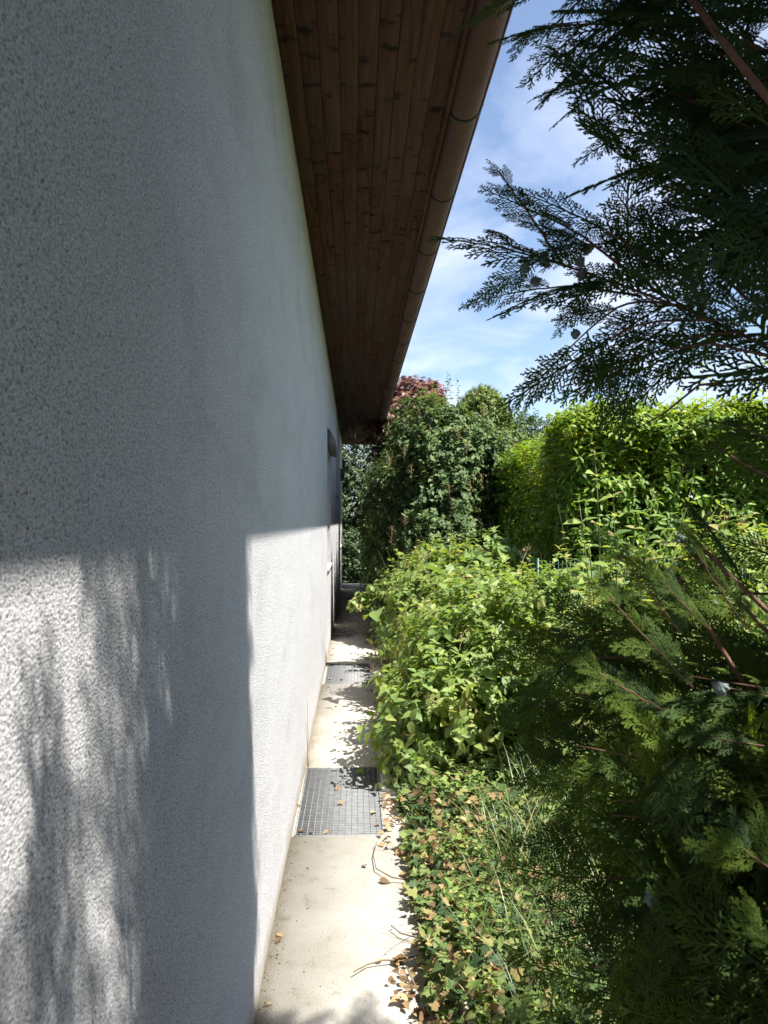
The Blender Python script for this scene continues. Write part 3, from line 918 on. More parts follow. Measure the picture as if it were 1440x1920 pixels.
# ------------------------------------------------------------------ low shrubs of the bed
GRP = 'low shrubs in the bed along the path'
low = [
    ('leafy shrub leaning over the near grate', [((0.74, 4.95, 0.40), (0.42, 0.45, 0.44)), ((0.50, 4.85, 0.34), (0.27, 0.30, 0.30)), ((0.9, 5.3, 0.5), (0.4, 0.4, 0.5))], 1215, 41, T_OVATE, (0.04, 0.10)),
    ('shrub with faded brown flower heads in the middle of the bed', [((0.95, 6.0, 0.62), (0.55, 0.55, 0.60)), ((0.62, 5.9, 0.42), (0.30, 0.5, 0.40))], 1687, 42, T_OVATE, (0.028, 0.085)),
    ('shrub crowding the path between the two grates', [((0.72, 6.95, 0.55), (0.34, 0.5, 0.52)), ((0.9, 7.1, 0.7), (0.4, 0.45, 0.5))], 1350, 43, T_OVATE, (0.032, 0.095)),
    ('shrub beside the far grate', [((0.70, 8.2, 0.58), (0.34, 0.55, 0.54)), ((0.85, 8.5, 0.75), (0.4, 0.5, 0.5))], 1350, 44, T_OVATE, (0.028, 0.085)),
    ('yellowing shrub right of the bed behind the lower cypress boughs', [((1.35, 5.0, 0.55), (0.55, 0.6, 0.62)), ((1.75, 4.4, 0.5), (0.5, 0.6, 0.55))], 2025, 45, T_OVATE, (0.028, 0.085)),
    ('sunlit shrub seen through the cypress at the right edge', [((2.3, 4.6, 0.7), (0.6, 0.8, 0.75)), ((1.6, 3.2, 0.4), (0.5, 0.55, 0.45))], 2025, 46, T_OVATE, (0.028, 0.085)),
    ('bright green shrub under the laurel hedge', [((1.6, 5.8, 0.55), (0.6, 0.35, 0.62)), ((2.2, 5.7, 0.5), (0.5, 0.35, 0.62)), ((1.4, 7.3, 0.65), (0.4, 0.5, 0.65))], 2295, 47, T_OVATE, (0.032, 0.095)),
]
roots = {}
for lb, lobes, n, sd, tm, lf in low:
    r_ = shrub('garden_shrub', lb, 'shrub', lobes, n, 'lf_spirea', tm, lf, (0.10, 0.30), 8, seed=sd, depth=0.75, rough=0.13, clump=6, thin=0.85, nl=22, r0=0.008,
               up=0.5, sag=0.35, spread=0.6, pairs=True, group=GRP)
    rng = r_[3]
    if sd == 42:
        for (px, py, dp) in ((895, 1350, 5.5), (945, 1330, 5.6), (935, 1425, 5.2), (925, 1395, 5.2), (918, 1500, 4.8), (975, 1340, 5.6)):
            q = P(px, py, dp); k = 150
            hd = MB()
            ax = norm(np.array((rng.normal(0, .7), rng.normal(0, .4), 0.7)))
            t = rng.random(k)
            c = q + np.outer(t, ax) * 0.13 + rng.normal(0, 1, (k, 3)) * (0.022 * (1.15 - t))[:, None]
            hd.inst(T_SIMPLE, frames(norm(rng.normal(size=(k, 3))), rng.normal(size=(k, 3))) * rng.uniform(0.010, 0.022, k)[:, None, None], c)
            hd.tube([q - np.array((0, 0, 0.25)) + rng.normal(0, .03, 3), q, q + ax * 0.1], [0.003, 0.002, 0.001], 4)
            hd.build('faded_flower_head', M['seed'], r_[0])
    if sd == 44:      # one bough reaching out over the path
        bp = np.array([(0.55, 8.5, 0.82), (0.42, 8.5, 0.93), (0.28, 8.5, 0.90), (0.12, 8.5, 0.80), (-0.03, 8.5, 0.70)])
        r_[2].tube(bp, [0.005, 0.004, 0.0035, 0.003, 0.002], 5)
        k = 75
        s = rng.random(k) * 3.98; i0 = s.astype(int); q = bp[i0] + (bp[i0 + 1] - bp[i0]) * (s - i0)[:, None]
        twigs(r_[1], r_[2], q + rng.normal(0, .025, (k, 3)), np.tile((-0.3, -0.2, 0.2), (k, 1)), rng, T_OVATE, (0.065, 0.105), (0.04, 0.10), 3, up=0.2, sag=0.8)
    kk = 26                                   # long loose shoots standing out of the mass
    sp, so = ellipsoid_points(lobes, 4 * kk, rng, 0.15, 0.05)
    up = so[:, 2] > 0.15
    twigs(r_[1], r_[2], sp[up][:kk], so[up][:kk], rng, tm, lf, (0.25, 0.6), 14, up=0.9, spread=0.35, sag=0.35, pairs=True)
    dead, stalk = MB(), MB()
    for _ in range(16):
        c_, rr_ = lobes[int(rng.integers(len(lobes)))]
        a = np.array(c_) + np.array(rr_) * rng.uniform(-.7, .7, 3); b = a + np.array((rng.normal(0, .15), rng.normal(-.05, .15), rr_[2] * rng.uniform(.3, .7)))
        stalk.tube([a, (a + b) / 2 + rng.normal(0, .03, 3), b], [0.003, 0.0022, 0.0012], 4)
        k = 26
        dead.inst(T_NARROW, frames(norm(rng.normal(size=(k, 3))), rng.normal(size=(k, 3))) * rng.uniform(0.012, 0.035, k)[:, None, None], b + rng.normal(0, .025, (k, 3)))
    stalk.build('dry_stalks', M['straw'], r_[0])['kind'] = 'stuff'; o = dead.build('withered_leaves', M['seed'], r_[0]); o['kind'] = 'stuff'
    finish(r_[0], r_[1], r_[2], 'lf_spirea', 'green_stem')

r_ = shrub('large_leaved_shrub', 'pale large-leaved plant rising above the low shrubs before the dark bush', 'shrub',
           [((1.05, 7.0, 0.92), (0.48, 0.42, 0.52)), ((0.75, 6.9, 0.80), (0.34, 0.36, 0.48)), ((1.35, 7.1, 0.86), (0.4, 0.36, 0.5))], 300, 'lf_big', T_HEART, (0.14, 0.235), (0.12, 0.3), 5, seed=51,
           depth=0.6, rough=0.12, clump=5, thin=0.4, nl=16, r0=0.009, sag=0.55, up=0.6)
finish(r_[0], r_[1], r_[2], 'lf_big', 'green_stem')

# upright shrub with paired leaves on tall bare shoots
rng = np.random.default_rng(61)
up_ = thing('upright_shrub', 'tall shoots with paired oval leaves standing before the laurel hedge', 'shrub')
fol, stm = MB(), MB()
for (px, py, dp, hgt) in ((1115, 845, 4.2, 1), (1225, 915, 4.1, 1), (1085, 935, 4.0, 1), (1150, 925, 4.3, 1), (1260, 960, 4.2, 1), (1190, 985, 4.0, 1), (1105, 1020, 3.9, 1), (1300, 900, 4.4, 1), (1060, 1040, 4.1, 1), (1350, 940, 4.3, 1)):
    tip = P(px, py, dp)
    b = np.array((1.35 + rng.normal(0, .12), 4.15 + rng.normal(0, .1), -0.03))
    mid = b * 0.5 + tip * 0.5 + rng.normal(0, .05, 3)
    ts = np.linspace(0, 1, 14)[:, None]
    pts = (1 - ts) ** 2 * b + 2 * ts * (1 - ts) * mid + ts ** 2 * tip
    stm.tube(pts, np.linspace(0.007, 0.0022, 14), 5)
    ax = norm(pts[-1] - pts[-3])
    s1 = norm(np.cross(ax, rng.normal(size=3))); s2 = np.cross(ax, s1)
    t = 0.99
    j = 0
    while t > 0.35:
        q = b * (1 - t) ** 2 + 2 * t * (1 - t) * mid + t * t * tip
        sv = s1 if j % 2 == 0 else s2
        for sg in (1, -1):
            ld = norm(sv * sg + ax * 0.45 + np.array((0, 0, -0.15)) + rng.normal(0, .15, 3))
            fol.inst(T_OVATE, frames(ld[None], np.array([[0, -0.25, 1.0]]) + rng.normal(0, .2, (1, 3))) * rng.uniform(0.075, 0.115) * (0.55 if j == 0 else 1), q[None])
        t -= rng.uniform(0.05, 0.075); j += 1
finish(up_, fol, stm, 'lf_spirea', 'green_stem')

# ------------------------------------------------------------------ ground cover, litter, grass
rng = np.random.default_rng(71)
fol = MB()
k = 8500
x = 0.22 + 1.3 * rng.random(k) ** 1.3; y = 1.7 + 3.6 * rng.random(k)
x += 0.05 * np.sin(y * 5) + 0.03 * np.sin(y * 13)
z = 0.02 + rng.random(k) * (0.07 + 0.17 * np.clip((x - 0.25) / 0.35, 0, 1)) * (1 + 0.5 * wav(x * 2, y * 2))
keep = (x > 0.24)
p = np.stack([x, y, z], 1)[keep]; k = len(p)
d = rng.normal(size=(k, 3)); d[:, 2] *= 0.4
fol.inst(T_IVY, frames(d, np.array((-0.2, -0.3, 1.0)) + rng.normal(0, .4, (k, 3))) * rng.uniform(0.028, 0.058, k)[:, None, None], p)
vine = MB()
tag(fol.build('ivy', M['lf_ivy']), 'low ivy carpet creeping from the bed over the path edge', 'ivy', kind='stuff')

fol = MB()
k = 2600
x = 0.36 + 1.2 * rng.random(k); y = 1.8 + 3.4 * rng.random(k)
z = 0.05 + rng.random(k) * 0.20 * (0.6 + 0.4 * wav(x * 2, y * 2 + 1))
o_ = np.tile((0., 0., 1.), (k, 1))
stm = MB()
twigs(fol, stm, np.stack([x, y, z], 1)[wav(x * 2.5, y * 2.5 + 2) > -0.1], o_[wav(x * 2.5, y * 2.5 + 2) > -0.1], rng, T_OVATE, (0.02, 0.045), (0.05, 0.16), 6, up=0.8, spread=0.5, pairs=True, stem_r=0.001)
tag(fol.build('weeds', M['lf_spirea']), 'light green mixed weeds growing through the ivy', 'weeds', kind='stuff')
fol = MB()
k = 2800
x = 0.20 + 0.8 * rng.random(k) ** 1.5; y = 1.6 + 9.6 * rng.random(k) ** 1.5
x += 0.05 * np.sin(y * 4 + 1) + 0.04 * np.sin(y * 11)
z = 0.006 + rng.random(k) * 0.03 + 0.10 * np.clip((x - 0.33) / 0.3, 0, 1) * rng.random(k)
p = np.stack([x, y, z], 1); d = rng.normal(size=(k, 3)); d[:, 2] *= 0.3
tm = rng.random(k) < 0.5
sc = rng.uniform(0.016, 0.045, k)
for sel, tmp in ((tm, T_OVATE), (~tm, T_IVY)):
    fol.inst(tmp, frames(d[sel], np.array((0, 0, 1.0)) + rng.normal(0, .5, (sel.sum(), 3))) * sc[sel][:, None, None], p[sel])
k = 520
cxy = np.array([(0.42, 4.05), (0.5, 3.6), (0.36, 3.3), (0.55, 3.05), (0.45, 2.7), (0.62, 3.9), (0.4, 2.4), (0.75, 2.6)])[rng.integers(8, size=k)]
p = np.stack([cxy[:, 0] + rng.normal(0, .07, k), cxy[:, 1] + rng.normal(0, .10, k), 0.06 + rng.random(k) * 0.17], 1)
p = p[p[:, 0] > 0.28]; k = len(p)
fol.inst(T_IVY, frames(rng.normal(size=(k, 3)), np.array((0, 0, 0.8)) + rng.normal(0, .6, (k, 3))) * rng.uniform(0.02, 0.045, k)[:, None, None], p)
tag(fol.build('leaf_litter', M['dry']), 'brown dead leaf litter gathered under the plants', 'leaf litter', kind='stuff')

# grit and crumbs gathered along the wall foot and strewn over the concrete
mb = MB(); k = 900
x = np.where(rng.random(k) < 0.6, WX + 0.004 + np.abs(rng.normal(0, .03, k)), rng.uniform(WX + 0.01, 0.3, k)); y = 1.9 + 9 * rng.random(k) ** 1.4
inside_g = np.zeros(k, bool)
for (xa, xb, a, b) in grates:
    inside_g |= (x > xa - .01) & (x < xb + .01) & (y > a - .01) & (y < b + .01)
p = np.stack([x, y, np.full(k, 0.001)], 1)[~inside_g]; k = len(p)
pebble = (np.array([(-1, -.6, 0), (.8, -1, 0), (1, .7, 0), (-.7, .9, 0), (-.2, -.1, .9), (.4, .2, .7)], float), [(0, 1, 4), (1, 5, 4), (1, 2, 5), (2, 3, 5), (3, 4, 5), (3, 0, 4)])
mb.inst(pebble, frames(np.stack([rng.normal(size=k), rng.normal(size=k), 0 * p[:, 0]], 1), np.tile((0., 0, 1.), (k, 1))) * (0.0008 + 0.0035 * rng.random(k) ** 3)[:, None, None], p)
tag(mb.build('grit', M['soil']), 'dark grit and crumbs strewn on the concrete path', 'grit', kind='stuff')

# far end of the path: litter in the shade
fol = MB(); k = 900
k = 350
p = np.stack([rng.uniform(-0.3, 0.4, k), 10.6 + 9 * rng.random(k) ** 1.2, 0.005 + rng.random(k) * 0.02], 1)
d = rng.normal(size=(k, 3)); d[:, 2] *= 0.2
fol.inst(T_OVATE, frames(d, np.array((0, 0, 1.0)) + rng.normal(0, .4, (k, 3))) * rng.uniform(0.03, 0.06, k)[:, None, None], p)
tag(fol.build('fallen_leaves', M['dry']), 'scattered fallen leaves on the shaded far end of the path', 'fallen leaves', kind='stuff')

# grass: arching blades
def blades(mb, base, rng, L, w, lean, nseg=5):
    k = len(base)
    az = rng.uniform(0, 6.28, k); dirh = np.stack([np.cos(az), np.sin(az), 0 * az], 1)
    side = np.stack([-np.sin(az), np.cos(az), 0 * az], 1)
    rows = []
    for j in range(nseg + 1):
        t = j / nseg
        c = base + dirh * (lean * L * t * t)[:, None] + np.array((0, 0, 1.0)) * (L * (t - 0.45 * lean * t * t * t))[:, None]
        ww = (w * (1 - t) ** 0.6)[:, None] + 0.0002
        rows.append(np.stack([c - side * ww, c + side * ww], 1))
    V = np.stack(rows, 1).reshape(k, -1, 3)
    n = 2 * (nseg + 1)
    F = np.array([(2 * j, 2 * j + 1, 2 * j + 3, 2 * j + 2) for j in range(nseg)])
    a = F[None] + (np.arange(k) * n + mb.n)[:, None, None]
    mb.L.append(a.ravel()); mb.S.append(np.full(k * nseg, 4)); mb.V.append(V.reshape(-1, 3))
    mb.A.append(np.repeat(rng.random(k), n)); mb.n += k * n


mb = MB()
cl = np.array([(0.62, 3.0), (0.75, 2.75), (0.55, 2.6), (0.9, 3.3), (0.8, 3.7), (0.95, 4.0), (0.7, 2.4), (1.05, 2.9), (0.85, 2.5), (0.66, 3.4), (1.1, 3.7), (0.95, 4.5), (0.6, 2.2), (1.0, 2.2), (0.72, 3.2), (0.9, 2.9)])
for c in cl:
    k = 75
    b = np.stack([c[0] + rng.normal(0, .09, k), c[1] + rng.normal(0, .1, k), np.full(k, -0.01)], 1)
    blades(mb, b, rng, rng.uniform(0.2, 0.62, k), rng.uniform(0.0018, 0.0045, k), rng.uniform(0.2, 1.0, k))
k = 900
b = np.stack([0.32 + rng.random(k) ** 1.5 * 0.5, 1.8 + rng.random(k) * 7.5, np.full(k, -0.01)], 1)
blades(mb, b, rng, rng.uniform(0.08, 0.24, k), rng.uniform(0.001, 0.0025, k), rng.uniform(0.3, 1.1, k))
tag(mb.build('grass', M['lf_grass']), 'long green grass tufts growing among the ivy', 'grass', kind='stuff')
mb = MB(); k = 2600
b = np.stack([0.5 + rng.random(k) * 4, 1.0 + rng.random(k) * 9, np.full(k, -0.02)], 1)
blades(mb, b, rng, rng.uniform(0.08, 0.3, k), rng.uniform(0.001, 0.003, k), rng.uniform(0.3, 1.1, k))
tag(mb.build('undergrowth', M['lf_grass']), 'sparse grassy undergrowth under the shrubs', 'undergrowth', kind='stuff')

# loose dry leaves lying on the path and the grates: each a thing of its own
spots = [(524, 1752, 0.045), (522, 1762, 0.04), (683, 1622, 0.04), (722, 1652, 0.055), (640, 1505, 0.045), (632, 1478, 0.04), (566, 1556, 0.05), (610, 1560, 0.035),
         (585, 1558, 0.03), (576, 1628, 0.02), (747, 1800, 0.06), (742, 1806, 0.05), (712, 1800, 0.035), (708, 1545, 0.04), (700, 1522, 0.04), (640, 1275, 0.05),
         (665, 1249, 0.06), (618, 1272, 0.05), (690, 1258, 0.06), (697, 1262, 0.05), (625, 1215, 0.06), (622, 1228, 0.05), (505, 1880, 0.03), (745, 1600, 0.045), (757, 1640, 0.05), (560, 1510, 0.04)]
proto = None
lab_own = {0: 'curled brown dry leaf by the wall foot on the pale concrete', 4: 'small reddish dry leaf lying in the middle of the near grate', 10: 'crumpled brown leaf cluster on the path edge near the bottom'}
for i, (px, py, s) in enumerate(spots):
    a = P(px, py, 1.0); c0 = np.array((0, 0, CAM_H)); dv = a - c0
    q = c0 + dv * (CAM_H - 0.010) / -dv[2]
    mb = MB()
    k = 3 if i == 10 else 1
    for _ in range(k):
        V, F = T_OVATE
        V = V.copy(); V[:, 2] += 0.5 * V[:, 0] ** 2 + 0.25 * (V[:, 1] - .5) ** 2
        mb.add((V - np.array((0, .5, 0))) * s @ np.array(Matrix.Rotation(rng.normal(0, .35), 3, 'X') @ Matrix.Rotation(rng.uniform(0, 6.28), 3, 'Z')).T + rng.normal(0, .006, 3) * (k > 1), F, rng.random())
    o = mb.build('dry_leaf', M['dry'])
    o.location = q
    tag(o, lab_own.get(i, 'small dry brown leaf lying on the pale path or its grates'), 'leaf', 'dry leaves on the path')

# dry runners creeping out over the concrete
for i, (pts, lb) in enumerate((
        ([(663, 1822), (690, 1808), (718, 1800), (745, 1800), (790, 1790)], 'thin dry runner with brown leaves crossing the path edge'),
        ([(757, 1800), (770, 1830), (790, 1870), (801, 1905)], 'thin reddish runner trailing down the path at the bottom'),
        ([(706, 1580), (700, 1605), (705, 1628), (735, 1645), (765, 1650)], 'curved dark tendril on the concrete below the near grate'),
        ([(733, 1735), (752, 1750), (790, 1760), (820, 1770)], 'short pale runner beside the ivy edge'))):
    mb = MB(); W = []
    for (px, py) in pts:
        a = P(px, py, 1.0); dv = a - np.array((0, 0, CAM_H)); W.append(np.array((0, 0, CAM_H)) + dv * (CAM_H - 0.012 - 0.012 * rng.random()) / -dv[2])
    mb.tube(W, np.linspace(0.0022, 0.0035, len(W)), 5)
    tag(mb.build('runner', M['stem'], None, True), lb, 'runner')

# dry stalk standing against the wall by the near grate
mb = MB()
for bx, by, tx, ty, tz in ((-0.306, 5.05, -0.312, 5.10, 0.42), (-0.300, 5.02, -0.315, 5.0, 0.30), (-0.298, 5.06, -0.310, 5.2, 0.24)):
    mb.tube([(bx, by, -0.02), ((bx + tx) / 2 + .003, (by + ty) / 2, tz * .5), (tx, ty, tz)], [0.0016, 0.0013, 0.0008], 4)
tag(mb.build('dry_stalk', M['stem']), 'thin dry grass stalk against the wall at the near grate', 'stalk')

# weathered edging board half hidden in the ivy
mb = MB()
for a, b, dx in ((1.9, 2.72, 0.0), (2.74, 3.6, 0.02)):
    n0 = mb.n
    mb.box((0.345 + dx, a, -0.06), (0.385 + dx, b, 0.075 - dx))
o = mb.build('edging_board', M['kerb'])
bv = o.modifiers.new('b', 'BEVEL'); bv.width = 0.004
tag(o, 'weathered pale edging board half buried in the ivy', 'edging board')

# green wire fence in front of the laurel hedge
fence = thing('wire_fence', 'low turquoise green wire fence half hidden before the dark hedge', 'fence')
fy = 6.25
for x in (1.5, 2.35, 3.2, 4.05):
    mb = MB(); mb.tube([(x, fy, -0.1), (x, fy, 1.30)], 0.009, 8); mb.build('post', M['wire'], fence)
mb = MB()
xx = 1.5
while xx < 4.05:
    mb.tube([(xx, fy + 0.004, 0), (xx, fy + 0.004, 1.28)], 0.0017, 4); xx += 0.034
for z in (0.1, 0.4, 0.7, 1.0, 1.25):
    mb.tube([(1.5, fy, z), (4.05, fy, z)], 0.0022, 4)
mb.build('wire_panel', M['wire'], fence)

# ------------------------------------------------------------------ the cypress
def spray_segments(rng, L, quat=True, spacing=0.042, asym=0.0):
    """Flat feathery spray in the xy plane, main axis along +y: (x0,y0,x1,y1,width)."""
    S = []
    def line(x, y, a, ln, w0, w1, bend, n):
        px, py, pa = x, y, a
        pts = [(x, y, a)]
        for i in range(n):
            nx_, ny_ = px + math.sin(pa) * ln / n, py + math.cos(pa) * ln / n
            S.append((px, py, nx_, ny_, w0 + (w1 - w0) * i / n, w0 + (w1 - w0) * (i + 1) / n))
            px, py = nx_, ny_; pa += bend / n
            pts.append((px, py, pa))
        return pts
    def at(pts, t):
        f = t * (len(pts) - 1); i = min(int(f), len(pts) - 2); u = f - i
        a, b = pts[i], pts[i + 1]
        return a[0] + (b[0] - a[0]) * u, a[1] + (b[1] - a[1]) * u, a[2]
    main = line(0, 0, 0, L, 0.0017, 0.0010, rng.normal(0, .25), 8)
    s = 0.015; sd = 1
    while s < L - 0.006:
        t = s / L
        l2 = (0.40 * L * (1 - t) ** 0.7 * min(1, 0.5 + 2.5 * t) + 0.010) * rng.uniform(0.75, 1.12)
        x, y, a = at(main, t)
        sec = line(x, y, a + sd * (0.72 - 0.2 * t + rng.normal(0, .07)), l2, 0.0012, 0.0008, -sd * 0.25, 4)
        q = 0.007; s2 = 1
        while q < l2 - 0.003:
            u = q / l2
            l3 = (0.30 * l2 * (1 - u) ** 0.8 + 0.009) * rng.uniform(0.75, 1.1) * min(1, (1 - u) * 3 + .25)
            l3 = min(l3, 0.032)
            x2, y2, a2 = at(sec, u)
            ter = line(x2, y2, a2 + s2 * (0.66 + rng.normal(0, .06)), l3, 0.0009, 0.0007, -s2 * 0.15, 1)
            if quat and l3 > 0.015:
                s3 = 1
                for v in (0.42, 0.62, 0.8):
                    if rng.random() < 0.8:
                        x3, y3, a3 = at(ter, v)
                        line(x3, y3, a3 + s3 * 0.6, 0.009 * (1.25 - v), 0.0008, 0.0006, 0, 1)
                    s3 = -s3
            q += 0.0076 * rng.uniform(.85, 1.15); s2 = -s2
        s += spacing * 0.5 * rng.uniform(0.85, 1.15); sd = -sd
    return np.array(S)


def spray_template(rng, L, quat=True, fat=1.0, droop=0.6, spacing=0.042):
    """Turns the segments into slim roof-section strips and bends the spray downwards."""
    S = spray_segments(rng, L, quat, spacing)
    a, b = S[:, 0:2], S[:, 2:4]
    d = b - a; d /= np.linalg.norm(d, axis=1)[:, None] + 1e-9
    n = np.stack([-d[:, 1], d[:, 0]], 1)
    w0, w1 = S[:, 4:5] * fat, S[:, 5:6] * fat
    k = len(S)
    V = np.zeros((k, 6, 3))
    V[:, 0, :2] = a - n * w0; V[:, 1, :2] = a; V[:, 2, :2] = a + n * w0
    V[:, 3, :2] = b - n * w1; V[:, 4, :2] = b; V[:, 5, :2] = b + n * w1
    V[:, 1, 2] = w0[:, 0] * 0.9; V[:, 4, 2] = w1[:, 0] * 0.9
    jit = rng.normal(0, 0.0012, k)
    V[:, :, 2] += jit[:, None]
    y, x = V[..., 1], V[..., 0]
    V[..., 2] += -droop * y * y / max(L, .1) * 0.35 - 0.9 * x * x / max(L, .1) + 0.010 * np.sin(x * 40 + rng.uniform(0, 6)) * np.clip(np.abs(x) / 0.05, 0, 1)
    F = np.array([(0, 1, 4, 3), (1, 2, 5, 4)])
    faces = (F[None] + (np.arange(k) * 6)[:, None, None]).reshape(-1, 4)
    return V.reshape(-1, 3), faces


rng = np.random.default_rng(81)
HI = [spray_template(rng, L, True, 2.2, dr) for L, dr in ((0.34, 0.5), (0.30, 0.9), (0.26, 0.3), (0.22, 0.7))]
LO = [spray_template(rng, L, False, 2.3, dr, 0.042) for L, dr in ((0.36, 0.6), (0.30, 1.0), (0.26, 0.4))]
HIL, LOL = [0.34, 0.30, 0.26, 0.22], [0.36, 0.30, 0.26]

cypress = thing('cypress_tree', 'large cypress with dark feathery fan sprays filling the right foreground', 'tree')
TRUNK = np.array((1.32, 1.05, 0.0))
crown, wood = MB(), MB()
sprays = {('h', i): [] for i in range(len(HI))}
sprays.update({('l', i): [] for i in range(len(LO))})


def put(base, d, nrm, scale, kind=None, hi=True):
    key = ('h', int(rng.integers(len(HI)))) if hi else ('l', int(rng.integers(len(LO))))
    if kind is not None:
        key = ('h' if hi else 'l', kind)
    sprays[key].append((np.array(base), np.array(d), np.array(nrm), scale))


def bough(pts, r0, r1, sp_len, step=0.05, start=0.25, hi=True, tilt=0.35, fan=0.75, tip=True, view=True):
    """A branch through the given points carrying sprays to both sides and one at its tip."""
    pts = np.array(pts)
    k = 12
    ts = np.linspace(0, 1, k)
    seg = np.concatenate([[0], np.cumsum(np.linalg.norm(np.diff(pts, axis=0), axis=1))]); seg_t = seg / seg[-1]
    C = np.stack([np.interp(ts, seg_t, pts[:, a]) for a in range(3)], 1)
    for _ in range(2):
        C[1:-1] = (C[:-2] + 2 * C[1:-1] + C[2:]) / 4
    r0 = min(r0, 0.0055); C[1:-1] += rng.normal(0, 0.0007, (k - 2, 3))
    wood.tube(C, np.linspace(r0, min(r1, r0 * .7), k), 6)
    tot = seg[-1]
    s = start * tot; sd = 1
    while s < tot:
        t = s / tot
        f = t * (k - 1); i = min(int(f), k - 2)
        q = C[i] + (C[i + 1] - C[i]) * (f - i)
        ax = norm(C[i + 1] - C[i])
        nrm = norm(np.array((-0.1, -0.75, 0.45)) if view else np.array((0, -0.3, 1.0)) + rng.normal(0, .2, 3))
        nrm = norm(nrm + rng.normal(0, .22, 3))
        sv = norm(np.cross(ax, nrm)) * sd
        d = norm(ax * (1 - fan * 0.45) + sv * fan + np.array((0, 0, -tilt * 0.25)) + rng.normal(0, .12, 3))
        put(q, d, nrm, sp_len * (1.1 - 0.45 * t) * rng.uniform(0.8, 1.15) / 0.3, hi=hi)
        s += step * rng.uniform(0.8, 1.25); sd = -sd
    if tip:
        ax = norm(C[-1] - C[-3])
        nrm = norm(np.array((-0.1, -0.8, 0.4)) + rng.normal(0, .15, 3))
        put(C[-2], ax, nrm, sp_len * 0.9 / 0.3, hi=hi)


T0 = lambda z: TRUNK + np.array((0, 0, z))
# boughs the photograph shows against the sky (points picked at about 1.3-1.6 m from the lens)
bough([T0(1.45), P(1440, 650, 1.35), P(1290, 572, 1.45), P(1050, 500, 1.50), P(960, 462, 1.52)], 0.010, 0.0018, 0.30, 0.065, 0.42)
bough([P(1060, 502, 1.50), P(990, 400, 1.50), P(935, 320, 1.50)], 0.003, 0.0012, 0.09, 0.03, 0.3, fan=0.5)
bough([P(1250, 560, 1.46), P(1130, 470, 1.47), P(1060, 440, 1.48)], 0.003, 0.0015, 0.15, 0.04, 0.2)
bough([P(1300, 575, 1.45), P(1180, 560, 1.45), P(1110, 610, 1.46), P(1060, 660, 1.46)], 0.003, 0.0013, 0.195, 0.062, 0.15)
bough([T0(1.40), P(1440, 650, 1.3), P(1300, 610, 1.38), P(1190, 660, 1.40), P(1140, 695, 1.4)], 0.008, 0.0015, 0.207, 0.062, 0.5)
bough([T0(1.5), P(1440, 480, 1.3), P(1330, 380, 1.38), P(1240, 375, 1.42)], 0.009, 0.0016, 0.207, 0.062, 0.55)
bough([T0(1.55), P(1440, 360, 1.25), P(1290, 260, 1.38), P(1160, 240, 1.42)], 0.010, 0.0016, 0.207, 0.062, 0.5)
bough([T0(1.6), P(1440, 250, 1.22), P(1250, 150, 1.36), P(1080, 140, 1.44), P(1040, 155, 1.44)], 0.010, 0.0016, 0.207, 0.062, 0.5)
bough([T0(1.75), P(1440, 60, 1.22), P(1250, 40, 1.36), P(1080, 40, 1.42), P(1000, 50, 1.43)], 0.010, 0.0016, 0.220, 0.062, 0.5)
bough([P(1500, 260, 0.98), P(1420, 165, 1.0), P(1355, 75, 1.02), P(1290, -10, 1.05), P(1200, -140, 1.1)], 0.011, 0.0055, 0.2, 0.05, 0.55)
bough([P(1260, -60, 1.32), P(1130, -40, 1.38), P(1010, -20, 1.42)], 0.004, 0.0015, 0.220, 0.062, 0.2)

UP = [(980, -60), (1000, 110), (1080, 250), (1190, 340), (1250, 430), (1220, 470), (1120, 470), (1170, 560), (1160, 640), (1260, 670), (1440, 640), (1500, 640), (1500, -60)]
LOWP = [(1480, 1130), (1330, 1180), (1230, 1140), (1140, 1200), (1080, 1290), (1060, 1420), (1090, 1560), (1120, 1720), (1090, 1960), (1480, 1960)]


def inside(poly, x, y):
    c = False; n = len(poly)
    for i in range(n):
        x1, y1 = poly[i]; x2, y2 = poly[(i + 1) % n]
        if (y1 > y) != (y2 > y) and x < (x2 - x1) * (y - y1) / (y2 - y1) + x1:
            c = not c
    return c


def allowed(p, polys):
    """Branch pruning: where the tree is open in the photograph no spray is kept."""
    for q in project(p):
        if q[2] < 0.1:
            continue
        if -60 < q[0] < 1470 and -60 < q[1] < 1960 and not any(inside(pl, q[0], q[1]) for pl in polys):
            return False
    return True


bough([P(1330, 560, 1.42), P(1230, 500, 1.43), P(1150, 440, 1.44), P(1110, 420, 1.45)], 0.003, 0.0013, 0.218, 0.065, 0.1)
bough([P(1400, 560, 1.36), P(1330, 490, 1.38), P(1270, 450, 1.4)], 0.003, 0.0013, 0.218, 0.065, 0.1)
bough([P(1360, 600, 1.38), P(1260, 600, 1.4), P(1180, 610, 1.41), P(1120, 650, 1.42)], 0.003, 0.0013, 0.230, 0.065, 0.1)
bough([P(1400, 620, 1.36), P(1310, 630, 1.38), P(1230, 650, 1.39), P(1170, 680, 1.4)], 0.003, 0.0013, 0.207, 0.065, 0.1)
bough([P(1180, 510, 1.47), P(1090, 440, 1.48), P(1010, 400, 1.5)], 0.003, 0.0013, 0.161, 0.065, 0.1)
bough([P(1200, 555, 1.5), P(1080, 535, 1.51), P(985, 545, 1.52)], 0.003, 0.0013, 0.172, 0.065, 0.1)
